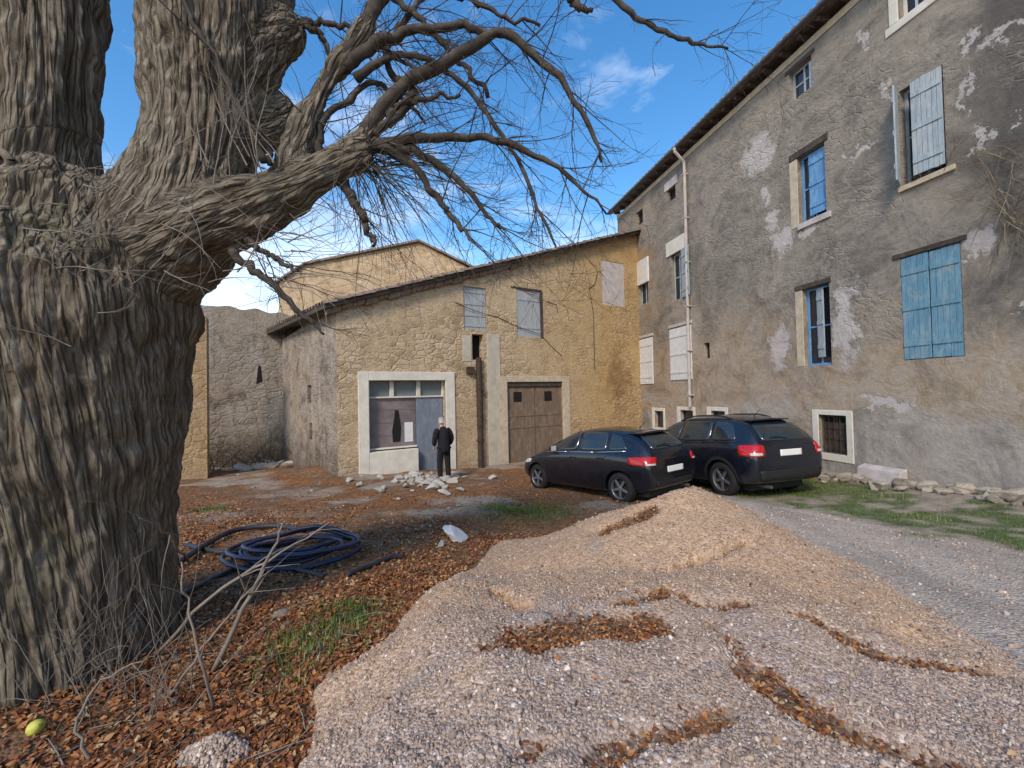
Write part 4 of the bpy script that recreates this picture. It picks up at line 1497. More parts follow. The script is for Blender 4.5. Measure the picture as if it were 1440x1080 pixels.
# scattered pale stones among the leaves
for k in range(26):
    px, py = random.choice([(540, 730), (480, 690), (700, 700), (430, 680), (400, 890), (560, 915), (620, 720), (350, 660)])
    p = ghit(px + random.gauss(0, 40), py + random.gauss(0, 10))
    if poly_dist(np.array([p.x]), np.array([p.y]), FOOT)[0] > -0.1: continue
    r_ = random.uniform(0.02, 0.06)
    stone(random.choice(RM), p.x, p.y, r_ * 1.4, r_, r_ * 0.6, 'small pale stone lying loose among the brown leaves', 'loose stones among the leaves', sink=0.35)
p = ghit(640, 757)
SLAB = rock_mesh(31, m_stone('white_slab', (0.66, 0.64, 0.62), 0.12))
o = stone(SLAB, p.x, p.y, 0.30, 0.17, 0.13, 'white broken slab lying alone on the leaves left of the gravel heap', name='broken_slab', cat='slab')
p = ghit(622, 768)
stone(RMW[3], p.x, p.y, 0.10, 0.07, 0.05, 'small white shard beside the white broken slab', name='broken_slab', cat='slab')
p = ghit(393, 868)
stone(RM[1], p.x, p.y, 0.075, 0.055, 0.05, 'rounded grey stone just below the coil of dark pipe', cat='stone')
p = ghit(548, 905)
# small heap of grey gravel at the bottom edge
def small_heap(px, py, rx, ry, h, label):
    p = ghit(px, py)
    gx, gy = np.meshgrid(np.linspace(-1.3, 1.3, 60), np.linspace(-1.3, 1.3, 50))
    X, Y = p.x + gx * rx, p.y + gy * ry
    q = gx ** 2 + gy ** 2 + 0.25 * fbm2(gx, gy, 1.6, 3, px)
    Z = gz(X, Y) - 0.03 + h * np.clip(1.15 - q, -0.02, 1) ** 0.8 * (1) if False else gz(X, Y) - 0.03 + h * np.clip(1.15 - q, 0, 1.2) + fbm2(X, Y, 14, 3, 2) * 0.012
    ii = np.arange(gx.size).reshape(gx.shape)
    Fc = np.stack([ii[:-1, :-1], ii[:-1, 1:], ii[1:, 1:], ii[1:, :-1]], -1).reshape(-1, 4)
    Fc = Fc[(q.ravel()[Fc] < 1.3).all(1)]
    o = mesh_obj('gravel_heap', np.stack([X, Y, Z], -1).reshape(-1, 3), Fc, pile.data.materials[0], None, True, {'leaf': ('FLOAT', np.zeros(gx.size))})
    tag(o, label, 'gravel heap')
    k = 900
    a = rng.uniform(-1.0, 1.0, (k, 2))
    a = a[(a ** 2).sum(1) < 1]
    X, Y = p.x + a[:, 0] * rx, p.y + a[:, 1] * ry
    q = (a ** 2).sum(1) + 0.25 * fbm2(a[:, 0], a[:, 1], 1.6, 3, px)
    Z = gz(X, Y) - 0.03 + h * np.clip(1.15 - q, 0, 1.2) + 0.005
    scatter_pebbles('pebbles', X, Y, Z, rng.uniform(0.005, 0.013, len(X)), PEB, o)
small_heap(300, 1066, 0.20, 0.10, 0.075, 'small low heap of grey gravel between the trunk and the big gravel pile')

# ------------------------------------------------------------------ the big tree
def m_bark():
    n = N('furrowed_bark', 0.95, 0.15)
    b = n.attr('bark', 'Vector')
    v = n.obj()
    r1 = n.noise(b, 1.3, 8, 0.7, 0.5)
    pl = n.vor(b, 1.1, 'DISTANCE_TO_EDGE')
    f = n.noise(v, 26, 8, 0.75)
    big = n.noise(v, 1.6, 5, 0.6)
    c = n.ramp(r1, [(0.28, (0.085, 0.068, 0.050)), (0.43, (0.19, 0.157, 0.115)), (0.55, (0.31, 0.262, 0.198)), (0.7, (0.43, 0.375, 0.295))])
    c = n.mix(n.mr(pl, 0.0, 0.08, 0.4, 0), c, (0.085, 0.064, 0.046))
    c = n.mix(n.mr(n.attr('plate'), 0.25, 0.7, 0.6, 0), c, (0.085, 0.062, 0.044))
    c = n.mix(n.mr(n.noise(v, 3.3, 7, 0.7, 0.6), 0.56, 0.68, 0, 0.5), c, (0.40, 0.38, 0.31))
    c = n.mix(n.mr(f, 0.35, 0.7, 0.4, 0), c, (0.09, 0.07, 0.052))
    c = n.mix(n.mr(big, 0.54, 0.7, 0, 0.35), c, (0.21, 0.20, 0.125))
    h = n.math('ADD', n.math('MULTIPLY', r1, 1.0), n.math('MULTIPLY', n.mr(pl, 0, 0.22), 1.0))
    h = n.math('ADD', h, n.math('MULTIPLY', f, 0.5))
    return n.done(c, None, n.bump(h, 0.9, 0.03))
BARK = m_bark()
def m_twig():
    n = N('smooth_branch_bark', 0.85, 0.2)
    v = n.obj()
    c = n.ramp(n.noise(v, 9, 7, 0.7), [(0.3, (0.032, 0.025, 0.020)), (0.55, (0.075, 0.060, 0.048)), (0.75, (0.15, 0.125, 0.10))])  # tones darkened so the colour carries the backlit look of thin branches
    return n.done(c, None, n.bump(n.noise(v, 60, 5), 0.4, 0.004))
TWIG = m_twig()
SCAR = simple('scar_wood', (0.20, 0.16, 0.12), 0.95, 0.4, 12, 0.6, 0.01)
PALEWOOD = simple('bleached_dead_wood', (0.205, 0.175, 0.145), 0.9, 0.35, 14, 0.4, 0.004)

def crom(pts, n):
    """Catmull-Rom through 4-vectors (x, y, z, r)"""
    pts = np.array(pts, float)
    q = np.vstack([2 * pts[0] - pts[1], pts, 2 * pts[-1] - pts[-2]])
    out = []
    m = len(pts) - 1
    for t in np.linspace(0, m, n):
        i = min(int(t), m - 1)
        u = t - i
        a, b, c, d = q[i], q[i + 1], q[i + 2], q[i + 3]
        out.append(0.5 * (2 * b + (c - a) * u + (2 * a - 5 * b + 4 * c - d) * u * u + (3 * b - a - 3 * c + d) * u ** 3))
    o = np.array(out)
    o[:, 3] = np.maximum(o[:, 3], 0.0012)
    return o

def skel(pts, n):
    """pts: (px, py, depth, half width in px) -> world points with radius"""
    return crom([[*P(a, b, c), d * c / F] for a, b, c, d in pts], n)

TC = 2.85
LIMBS = [
    skel([(38, 1140, TC, 215), (46, 1040, TC, 184), (54, 970, TC, 162), (60, 900, TC, 149), (66, 750, TC, 142), (71, 600, TC, 151), (76, 490, TC, 159), (86, 405, TC, 163), (118, 310, TC + .05, 116)], 60),
    skel([(50, 420, TC, 95), (40, 310, TC - .03, 86), (52, 200, TC - .05, 68), (62, 80, TC - .05, 62), (66, -90, TC, 60)], 34),
    skel([(165, 430, TC, 62), (215, 350, TC + .05, 78), (264, 280, TC + .1, 76), (288, 190, TC + .15, 66), (297, 80, TC + .15, 82), (306, -90, TC + .2, 104)], 34),
    skel([(110, 410, TC, 78), (235, 338, TC - .05, 55), (335, 296, TC - .05, 44), (420, 257, TC, 32), (480, 230, TC + .05, 26), (520, 210, TC + .08, 19)], 34),
    skel([(405, 240, TC, 26), (426, 190, 2.95, 19), (447, 140, 3.0, 15), (480, 85, 3.0, 14), (512, 40, 3.0, 14), (545, -30, 3.0, 13)], 24),
    skel([(490, 222, 2.92, 18), (512, 192, 2.95, 11), (540, 148, 2.98, 9), (572, 116, 3.0, 8)], 16),
    skel([(330, 180, TC + .2, 36), (380, 172, TC + .3, 30), (418, 152, TC + .35, 20)], 12),
    skel([(340, 90, TC + .15, 46), (380, 58, TC + .2, 34), (416, 34, TC + .2, 20)], 12),
    skel([(120, 330, TC - .1, 80), (60, 275, TC - .35, 60), (15, 232, TC - .5, 40)], 14),
]
def tube_np(sk, n, lump=0.0, seed=0.0):
    m = MB()
    pts = [Vector(p[:3]) for p in sk]
    m.tube(pts, [float(r) for r in sk[:, 3]], n)
    return m
mb = MB()
for i, sk in enumerate(LIMBS):
    t = tube_np(sk, 28)
    mb.add(t.v, t.f)
tmp = mb.build('trunk_raw')
md = tmp.modifiers.new('r', 'REMESH')
md.mode = 'VOXEL'
md.voxel_size = 0.036
mdb = tmp.modifiers.new('s0', 'SMOOTH')
mdb.factor = 0.5
mdb.iterations = 9
mdc = tmp.modifiers.new('r2', 'REMESH')
mdc.mode = 'VOXEL'
mdc.voxel_size = 0.0105
md2 = tmp.modifiers.new('s', 'SMOOTH')
md2.factor = 0.5
md2.iterations = 25
dg = bpy.context.evaluated_depsgraph_get()
me = bpy.data.meshes.new_from_object(tmp.evaluated_get(dg))
bpy.data.objects.remove(tmp)
nv = len(me.vertices)
V = np.empty(nv * 3, np.float32)
me.vertices.foreach_get('co', V)
V = V.reshape(-1, 3).astype(float)
NO = np.empty(nv * 3, np.float32)
me.vertex_normals.foreach_get('vector', NO)
NO = NO.reshape(-1, 3).astype(float)
best = np.full(nv, 1e9)
bco = np.zeros((nv, 3))
Wsum = np.zeros(nv)
Hsum = np.zeros(nv)
Psum = np.zeros(nv)
for li, sk in enumerate(LIMBS[:-1]):
    C, Rr = sk[:, :3], sk[:, 3]
    T = np.gradient(C, axis=0)
    seg = np.linalg.norm(np.diff(C, axis=0), axis=1)
    sl_ = np.r_[0, np.cumsum(seg)]
    T /= np.linalg.norm(T, axis=1)[:, None]
    E1 = np.zeros_like(C)
    ref = np.array([1.0, 0.1, 0]) if abs(T[0, 0]) < 0.8 else np.array([0, 1.0, 0])
    e = ref - T[0] * ref.dot(T[0])
    for i in range(len(C)):
        e = e - T[i] * e.dot(T[i])
        e /= np.linalg.norm(e)
        E1[i] = e
    E2 = np.cross(T, E1)
    for a in range(0, nv, 20000):
        b = slice(a, a + 20000)
        D = V[b, None, :] - C[None]
        dist = np.linalg.norm(D, axis=2) - Rr[None]
        k = dist.argmin(1)
        dm = dist[np.arange(len(k)), k]
        Dk = D[np.arange(len(k)), k]
        al = sl_[k] + (Dk * T[k]).sum(1)
        u1, u2 = (Dk * E1[k]).sum(1), (Dk * E2[k]).sum(1)
        tw = 0.25 * al
        uu1, uu2 = u1 * np.cos(tw) - u2 * np.sin(tw), u1 * np.sin(tw) + u2 * np.cos(tw)
        lam = 0.036 if Rr[len(Rr) // 2] > 0.3 else 0.030
        q = np.stack([uu1 / lam, uu2 / lam, al / 0.42 + li * 7.7], 1)
        wob = np.stack([fbm(q * 0.5 + 3.1, 2), fbm(q * 0.5 + 9.4, 2), np.zeros(len(q))], 1)
        q2 = q + wob * 0.32
        n1, n2 = np.abs(vnoise(q2 * 0.62)), np.abs(vnoise(q2 * np.array([1.15, 1.15, 1.7]) + 5.5))
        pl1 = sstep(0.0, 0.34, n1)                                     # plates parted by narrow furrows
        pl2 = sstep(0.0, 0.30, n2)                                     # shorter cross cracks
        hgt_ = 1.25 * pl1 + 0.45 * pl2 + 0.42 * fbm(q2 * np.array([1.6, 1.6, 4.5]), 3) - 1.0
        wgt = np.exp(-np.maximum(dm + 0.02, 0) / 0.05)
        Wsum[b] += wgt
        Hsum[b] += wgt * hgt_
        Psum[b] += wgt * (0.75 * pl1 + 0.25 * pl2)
        bt = dm < best[b]
        best[b] = np.where(bt, dm, best[b])
        bco[b] = np.where(bt[:, None], q2, bco[b])
H = Hsum / np.maximum(Wsum, 1e-9)
lump = fbm(V * 3.2, 3) * 0.035 + fbm(V * 8.0 + 4, 3) * 0.012
# burrs and a tangle of knots round the fork
kn = np.exp(-(((V - np.array(P(190, 330, TC - .35))) / np.array([0.75, 0.7, 0.28])) ** 2).sum(1))
lump = lump + kn * (0.045 * fbm(V * 6.0, 3) + 0.02 * np.abs(fbm(V * 15.0, 2)))
V = V + NO * (H * 0.0155 + lump)[:, None]
me.vertices.foreach_set('co', V.astype(np.float32).ravel())
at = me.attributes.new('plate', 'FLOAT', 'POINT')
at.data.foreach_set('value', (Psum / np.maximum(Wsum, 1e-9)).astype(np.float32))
at = me.attributes.new('bark', 'FLOAT_VECTOR', 'POINT')
at.data.foreach_set('vector', bco.astype(np.float32).ravel())
me.polygons.foreach_set('use_smooth', np.ones(len(me.polygons), bool))
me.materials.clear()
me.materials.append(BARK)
me.update()
base = P(90, 1000, TC)
tree = empty('big_tree', (base.x, base.y, 0.9))
tag(tree, 'huge old bare tree with furrowed bark and a forked trunk at the left edge', 'tree')
trunk = bpy.data.objects.new('trunk', me)
COL.objects.link(trunk)
def adopt(o, par):
    o.parent = par
    o.matrix_parent_inverse = Matrix.Translation(par.location).inverted()
adopt(trunk, tree)

# cut limb scar with a dark hollow at the far left of the fork
mb = MB()
cc = P(-8, 226, TC - .50)
ring = [cc + Vector((0.085 * math.cos(a), -0.01 * math.sin(a * 2), 0.052 * math.sin(a))) for a in np.linspace(0, 2 * math.pi, 22)]
mb.tube(ring, 0.022, 8, cap=False)
adopt(mb.build('pruning_scar', SCAR, None, True), tree)
mb = MB()
mb.add([cc + Vector((0.085 * math.cos(a), 0.012, 0.05 * math.sin(a))) for a in np.linspace(0, 2 * math.pi, 22)[:-1]], [tuple(range(21))])
adopt(mb.build('hollow', DARK), tree)

# branches -----------------------------------------------------------
BR = [
    [(415, 205, 2.95, 20), (432, 175, 2.98, 17), (447, 140, 3.0, 15), (480, 85, 3.0, 13), (512, 40, 3.0, 14), (545, -30, 3.0, 14)],
    [(505, 206, 2.95, 15), (530, 160, 2.97, 14), (570, 118, 3.0, 13), (625, 85, 3.0, 11), (690, 50, 3.05, 9), (728, 55, 3.05, 9), (775, 98, 3.05, 7), (815, 150, 3.05, 5), (838, 200, 3.1, 4), (848, 225, 3.1, 2)],
    [(485, 95, 3.0, 13), (520, 66, 3.0, 12), (570, 45, 3.0, 9), (640, 38, 3.05, 8), (700, 48, 3.1, 7), (735, 60, 3.1, 5)],
    [(515, 208, 2.95, 15), (560, 198, 3.0, 11), (630, 194, 3.0, 8), (700, 198, 3.0, 7), (765, 225, 3.0, 5), (815, 262, 3.0, 3), (850, 300, 3.0, 2)],
    [(525, 205, 2.95, 11), (570, 225, 2.95, 8), (615, 280, 2.95, 6), (640, 310, 2.95, 5), (668, 345, 2.95, 2)],
    [(525, 200, 2.95, 11), (580, 212, 3.0, 8), (640, 252, 3.0, 6), (690, 305, 3.0, 4), (712, 325, 3.0, 2)],
    [(480, 250, 2.92, 12), (500, 285, 2.9, 8), (517, 320, 2.9, 6), (528, 348, 2.9, 3)],
    [(500, 110, 3.0, 9), (560, 75, 3.05, 6), (610, 90, 3.05, 5), (660, 130, 3.05, 5), (715, 205, 3.1, 4), (750, 280, 3.1, 3), (785, 345, 3.1, 2)],
    [(335, 332, 2.75, 6), (380, 358, 2.7, 5), (425, 385, 2.7, 3)],
    [(325, 352, 2.72, 8), (370, 390, 2.68, 7), (420, 440, 2.65, 5), (455, 470, 2.65, 2)],
    [(525, 190, 2.95, 9), (560, 150, 3.0, 7), (600, 138, 3.0, 5), (650, 132, 3.0, 3)],
    [(545, 175, 3.0, 9), (585, 130, 3.05, 8), (545, 90, 3.2, 6), (560, 40, 3.25, 6), (610, -20, 3.3, 5)],
    [(372, 228, 2.72, 7), (338, 150, 2.65, 6), (305, 85, 2.6, 5), (262, 20, 2.6, 4), (250, -30, 2.6, 3)],
    [(380, 232, 2.74, 5), (360, 170, 2.7, 4), (348, 120, 2.7, 2)],
    [(424, 30, 3.05, 7), (470, 35, 3.1, 5), (530, 60, 3.1, 4), (590, 110, 3.1, 3)],
    [(424, 28, 3.05, 7), (455, 60, 3.1, 5), (480, 110, 3.1, 3)],
    [(500, -40, 3.2, 9), (560, 0, 3.2, 7), (620, 60, 3.2, 5), (690, 135, 3.2, 4)],
    [(795, -20, 3.3, 9), (812, 5, 3.3, 7), (828, 16, 3.3, 4)],
    [(840, -30, 3.6, 6), (900, 28, 3.6, 5), (960, 55, 3.6, 4), (1025, 66, 3.6, 2)],
    [(560, -30, 2.6, 8), (630, -15, 2.6, 7), (700, 20, 2.6, 4), (760, 30, 2.6, 3)],
    [(450, 230, 2.9, 10), (455, 170, 3.0, 7), (520, 120, 3.1, 5), (560, 130, 3.15, 4), (600, 180, 3.2, 2)],
]
SK = []
for b in BR:
    sk = skel(b, 34)
    sk[:, 3] *= 0.74
    tt = np.arange(34) * 0.55 + len(SK) * 11.3
    wob = np.stack([vnoise(np.stack([tt, tt * 0 + o, tt * 0], 1)) for o in (1.5, 7.5, 13.5)], 1)
    sk[2:, :3] += (wob * 0.03 + rng.normal(0, 1, (34, 3)) * 0.003)[2:]
    sk[:, 3] *= 1 + 0.22 * vnoise(np.stack([tt * 2.3, tt * 0 + 3.5, tt * 0], 1))
    SK.append(sk)
    m = MB()
    m.tube([Vector(p[:3]) for p in sk], list(sk[:, 3]), 9)
    adopt(m.build('branch', TWIG, None, True), tree)

TW = MB()
def twig(p0, d, ln, r0, depth, droop):
    pts, rad = [Vector(p0)], [r0]
    d = Vector(d).normalized()
    n = 7
    for i in range(n):
        d = (d + Vector((random.gauss(0, .085), random.gauss(0, .07), random.gauss(0, .085) + droop))).normalized()
        pts.append(pts[-1] + d * ln / n)
        rad.append(max(0.0011, r0 * (1 - 0.8 * (i + 1) / n)))
    TW.tube(pts, rad, 4 if r0 < 0.005 else 5, cap=False)
    if depth > 0:
        for k in range(random.randint(2, 4)):
            i = random.randint(1, n - 1)
            t = (pts[i + 1] - pts[i]).normalized()
            sd_ = Vector((random.gauss(0, 1), random.gauss(0, .6), random.gauss(0, 1)))
            twig(pts[i], t * 0.9 + sd_ * 0.55, ln * random.uniform(0.35, 0.7), max(0.0013, rad[i] * 0.62), depth - 1, droop)
cnt = [18, 26, 14, 22, 12, 14, 7, 16, 4, 5, 9, 10, 5, 2, 8, 5, 10, 2, 9, 6, 8]
for sk, c in zip(SK, cnt):
    for k in range(c):
        i = random.randint(5, 32)
        t = sk[i + 1, :3] - sk[i, :3]
        t = Vector(t).normalized()
        sd_ = Vector((random.gauss(0.15, 1), random.gauss(0, 0.7), random.gauss(-0.15, 1)))
        twig(sk[i, :3], t * 0.8 + sd_ * 0.6, random.uniform(0.2, 0.75), min(0.0052, max(0.0022, sk[i, 3] * 0.45)), 2, random.choice((-0.07, -0.03, 0.02, 0.05)))
# spray of shoots from the burr at the end of the long limb
for k in range(60):
    a = P(random.uniform(470, 540), random.uniform(190, 245), 2.95)
    an = random.uniform(-1.9, 0.9)
    twig(a, Vector((math.cos(an) * 1.1 + 0.25, random.gauss(0, .35), math.sin(an))), random.uniform(0.4, 1.1), random.uniform(0.003, 0.0065), 1, random.choice((-0.10, -0.05, 0.0)))
# under-side shoots of the limb and twigs hanging beside the trunk
for k in range(30):
    q = LIMBS[3][random.randint(12, 32)]
    twig(q[:3], Vector((random.gauss(.3, .6), random.gauss(-.2, .5), random.choice((-1, -1, 1)) * random.uniform(.4, 1))), random.uniform(0.3, 0.7), 0.004, 1, -0.03)
adopt(tag(TW.build('twigs', TWIG, None, True), kind='stuff'), tree)
# pale shoots tangled over the fork
TW = MB()
for k in range(60):
    a = P(random.uniform(20, 420), random.gauss(330, 45), TC - 0.62 + random.uniform(-.05, .12))
    an = random.gauss(0.15, 0.6)
    twig(a, Vector((math.cos(an), random.gauss(-.05, .15), math.sin(an) * 0.7)), random.uniform(0.15, 0.55), random.uniform(0.0025, 0.005), 1, random.gauss(0, .05))
for k in range(12):
    a = P(random.uniform(280, 420), random.uniform(215, 260), TC - 0.25)
    twig(a, Vector((random.gauss(-.1, .4), random.gauss(-.1, .2), 1)), random.uniform(0.3, 0.8), 0.005, 1, 0.0)
# sprouts at the foot of the trunk
for k in range(46):
    q = ghit(random.uniform(60, 275), random.uniform(945, 1010))
    twig((q.x, q.y - .05, q.z - .02), Vector((random.gauss(.1, .45), random.gauss(-.15, .2), 1)), random.uniform(0.2, 0.75), random.uniform(0.0025, 0.005), 1, random.gauss(0, .05))
adopt(tag(TW.build('pale_shoots', PALEWOOD, None, True), kind='stuff'), tree)

# ------------------------------------------------------------------ dead branches leaning at the foot of the tree
def dead(pts, r0, r1, label, twigs=3):
    """pts: (px, py, depth)"""
    sk = crom([[*P(a, b, c), lerp(r0, r1, i / (len(pts) - 1))] for i, (a, b, c) in enumerate(pts)], 14)
    sk[1:-1, :3] += rng.normal(0, 0.006, (12, 3))
    m = MB()
    m.tube([Vector(p[:3]) for p in sk], list(sk[:, 3]), 7)
    global TW
    TW = m
    for k in range(twigs):
        i = random.randint(4, 12)
        t = Vector(sk[i + 1, :3] - sk[i, :3]).normalized()
        twig(sk[i, :3], t + Vector((random.gauss(0, .5), random.gauss(0, .4), random.gauss(0.1, .4))), random.uniform(.15, .4), sk[i, 3] * 0.6, 0, 0)
    o = m.build('dead_branch', PALEWOOD, None, True)
    tag(o, label, 'branch')
def gp(px, py, up=0.0):
    q = ghit(px, py)
    return (px, py, q.y)
D1 = ghit(300, 945).y
dead([gp(298, 948), (345, 850, D1 - .05), (375, 790, D1 - .1), (398, 735, D1 - .12)], 0.017, 0.005, 'pale dead branch standing steeply in front of the dark pipe coil')
dead([gp(215, 925), (300, 838, D1 - .05), (390, 782, D1 + .0), (464, 734, D1 + .1)], 0.013, 0.004, 'long pale dead branch slanting up across the pipe coil', 4)
dead([gp(235, 985), (290, 905, D1 - .35), (335, 850, D1 - .3), (372, 800, D1 - .25)], 0.009, 0.003, 'thin dead branch leaning out from the foot of the trunk')
dead([gp(300, 1000), (285, 940, D1 - .5), (262, 850, D1 - .52), (255, 790, D1 - .5)], 0.009, 0.003, 'thin grey dead branch upright against the shaded side of the trunk', 2)
dead([gp(430, 905), (400, 885, ghit(400, 885).y), (352, 850, ghit(352, 850).y)], 0.010, 0.004, 'short dead branch lying below the pipe coil beside the grass tuft', 2)
dead([(265, 790, 3.3), (240, 755, 2.75), (215, 735, 2.3), (195, 728, 2.2)], 0.009, 0.003, 'short dead branch poking past the right edge of the trunk', 2)
dead([gp(130, 1075), (110, 1020, 1.95), (140, 960, 1.98), (200, 930, 2.0)], 0.008, 0.003, 'crooked dead branch at the foot of the trunk near the yellow fruit', 3)

for k, lab in enumerate(('thin grey stick lying on the leaves between the trunk and the pipe coil', 'thin forked stick leaning over the small gravel heap', 'long thin stick lying across the leaves below the green tuft', 'thin stick lying against the two leaning dead branches')):
    x0, y0, x1, y1 = ((270, 880, 345, 830), (268, 1040, 360, 960), (370, 960, 470, 912), (300, 900, 420, 850))[k]
    dead([gp(x0, y0), gp((x0 + x1) / 2 + 8, (y0 + y1) / 2 - 6), gp(x1, y1)], 0.008, 0.003, lab, 4)
# ------------------------------------------------------------------ coil of dark pipe and loose pieces
PIPE = simple('blue_black_plastic_pipe', (0.02, 0.027, 0.062), 0.42, 0.5, 12, 0.15, 0.003, 0.5)
PIPED = simple('dusty_black_plastic_pipe', (0.03, 0.031, 0.036), 0.6, 0.5, 10, 0.2, 0.003, 0.4)
ca_, cb_ = ghit(435, 785), ghit(500, 770)
c0_ = ghit(425, 790)
mb = MB()
pts = []
turns = 5
for i in range(turns * 40):
    t = i / 40
    a = 2 * math.pi * t
    rr = 0.62 + 0.10 * math.sin(t * 2.1) - 0.022 * t
    x = c0_.x - 0.12 + (rr * 1.12) * math.cos(a) + 0.03 * math.sin(t * 5)
    y = c0_.y + 0.12 + (rr * 0.82) * math.sin(a) + 0.025 * math.cos(t * 4)
    pts.append((x, y, g1(x, y) + 0.03 + 0.032 * (t % 5) + 0.02 * math.sin(a * 2 + t) + 0.045 * max(0, math.cos(a - 0.7))))
mb.tube(pts, 0.025, 8)
o = mb.build('pipe_coil', PIPE, None, True)
tag(o, 'loose coil of blue-black plastic pipe lying on the leaves right of the trunk', 'pipe coil')
def pipe(pxs, r, label, mat=PIPED, lift=0.03, name='pipe'):
    q = [ghit(a, b) for a, b in pxs]
    sk = crom([[p.x, p.y, p.z + lift, r] for p in q], 26)
    sk[:, 2] = np.maximum(sk[:, 2], gz(sk[:, 0], sk[:, 1]) + r * 0.8)
    m = MB()
    m.tube([Vector(p[:3]) for p in sk], r, 9)
    tag(m.build(name, mat, None, True), label, 'pipe')
pipe([(488, 812), (520, 800), (548, 788), (566, 786)], 0.028, 'short straight dark pipe pointing out right from the coil')
pipe([(250, 800), (290, 772), (330, 752), (385, 745), (430, 752)], 0.035, 'dark pipe bent behind the coil towards the trunk', lift=0.06)
pipe([(245, 850), (300, 818), (350, 800), (402, 802), (455, 815)], 0.024, 'thin dark pipe winding in front of the coil', lift=0.03)
pipe([(262, 772), (310, 782), (350, 778), (372, 792)], 0.03, 'dark kinked pipe tangled beside the trunk', PIPED, 0.05)
# fruit
fp = ghit(50, 1032)
bm = bmesh.new()
bmesh.ops.create_uvsphere(bm, u_segments=28, v_segments=18, radius=0.035)
for v in bm.verts:
    k = 1 + 0.22 * max(0, v.co.z / 0.035)
    v.co = Vector((v.co.x, v.co.y, v.co.z * k)) * (1 + 0.05 * float(fbm(np.array([[*(v.co * 30)]]), 2)[0]))
mef = bpy.data.meshes.new('yellow_fruit')
bm.to_mesh(mef)
bm.free()
mef.polygons.foreach_set('use_smooth', np.ones(len(mef.polygons), bool))
nf = N('yellow_skin', 0.5, 0.4)
mef.materials.append(nf.done(nf.ramp(nf.noise(nf.obj(), 40, 4), [(0.3, (0.40, 0.40, 0.06)), (0.7, (0.58, 0.56, 0.13))])))
fo = bpy.data.objects.new('yellow_fruit', mef)
COL.objects.link(fo)
fo.location = (fp.x, fp.y, fp.z + 0.03)
fo.rotation_euler = (0.5, 0.9, 0.2)
tag(fo, 'single yellow-green fruit lying at the foot of the trunk', 'fruit')
mb = MB()
mb.tube([(0, 0, 0.038), (0.002, 0.002, 0.052), (0.008, 0.002, 0.06)], 0.0028, 6)
st = mb.build('stalk', OLDWOOD, fo)

# dry vine on the right wall
TW = MB()
for k in range(26):
    s, z, p = RW(random.gauss(1425, 14), random.uniform(225, 335))
    twig(p - RN * 0.06, RU * random.gauss(0, .8) + Vector((0, 0, random.gauss(-0.2, 1))) - RN * random.uniform(0, .3), random.uniform(0.5, 1.5), random.uniform(0.006, 0.012), 2, -0.05)
for k in range(14):
    s, z, p = RW(random.uniform(1330, 1420), random.uniform(205, 250))
    twig(p - RN * 0.05, RU * random.gauss(0.5, .6) + Vector((0, 0, random.gauss(0, .4))) - RN * .1, random.uniform(0.4, 0.9), 0.006, 1, -0.03)
tag(TW.build('dry_vine', simple('dry_vine_stem', (0.20, 0.16, 0.11), 0.9, 0.4, 9, 0.3), None, True), 'tangle of dry vine stems hanging on the grey wall beside the half-open shutters', 'vine')

# brambles and fallen stones at the foot of the ruined wall
TW = MB()
for k in range(80):
    q = r0 + du * random.uniform(0.8, 4.6) - dn_ * random.uniform(0.15, 1.3)
    twig((q.x, q.y, g1(q.x, q.y)), Vector((random.gauss(0, .6), random.gauss(0, .4), 1)), random.uniform(0.6, 1.8), 0.012, 2, -0.08)
tag(TW.build('bramble_thicket', TWIG, None, True), 'bare bramble thicket at the foot of the grey ruined wall', 'bramble')
for k in range(26):
    q = r0 + du * random.uniform(0.4, 4.4) - dn_ * random.uniform(0.2, 1.6)
    r_ = random.uniform(0.10, 0.28)
    stone(random.choice(RM), q.x, q.y, r_ * 1.5, r_, r_ * .6, 'fallen stone heaped below the grey ruined wall', 'fallen stones below the ruined wall', sink=0.3)

# short broken twigs among the leaves
TW = MB()
for k in range(700):
    yv = 1.4 + 6 * random.random() ** 1.8
    xv = -random.uniform(-0.2, 1.0) * yv * 1.1
    if poly_dist(np.array([xv]), np.array([yv]), FOOT)[0] > -0.05: continue
    a = random.uniform(0, 6.28)
    ln = random.uniform(0.06, 0.32)
    z = g1(xv, yv) + 0.02
    p0 = Vector((xv, yv, z))
    d = Vector((math.cos(a), math.sin(a), random.gauss(0, .15)))
    e_ = Vector((-d.y, d.x, 0)) * ln * random.uniform(-.12, .12)
    r_ = random.uniform(0.0015, 0.0042)
    TW.tube([p0, p0 + d * ln * .5 + e_, p0 + d * ln], [r_, r_ * .9, r_ * .5], 4)
tag(TW.build('twig_litter', PALEWOOD), kind='stuff')

# ------------------------------------------------------------------ cars
def m_paint(name, col):
    n = N(name, 0.28, 0.5)
    v = n.obj()
    n.b.inputs['Coat Weight'].default_value = 0.8
    n.b.inputs['Coat Roughness'].default_value = 0.06
    n.b.inputs['Metallic'].default_value = 0.2
    c = n.mix(n.mr(n.noise(v, 5, 6, 0.7), 0.45, 0.75, 0, 0.2), col, (0.03, 0.027, 0.024))
    return n.done(c, n.mr(n.noise(v, 7, 6, 0.7), 0.3, 0.75, 0.22, 0.5))
PAINT_A = m_paint('black_navy_paint', (0.003, 0.004, 0.010))
PAINT_B = m_paint('dark_blue_black_paint', (0.004, 0.007, 0.016))
CGLASS = m_glass('car_glass', (0.014, 0.019, 0.022), 0.03)
CGLASS.node_tree.nodes['Principled BSDF'].inputs['Specular IOR Level'].default_value = 1.0
RUBBER = simple('tyre_rubber', (0.014, 0.014, 0.014), 0.85, 0.3, 20, 0.3, 0.002)
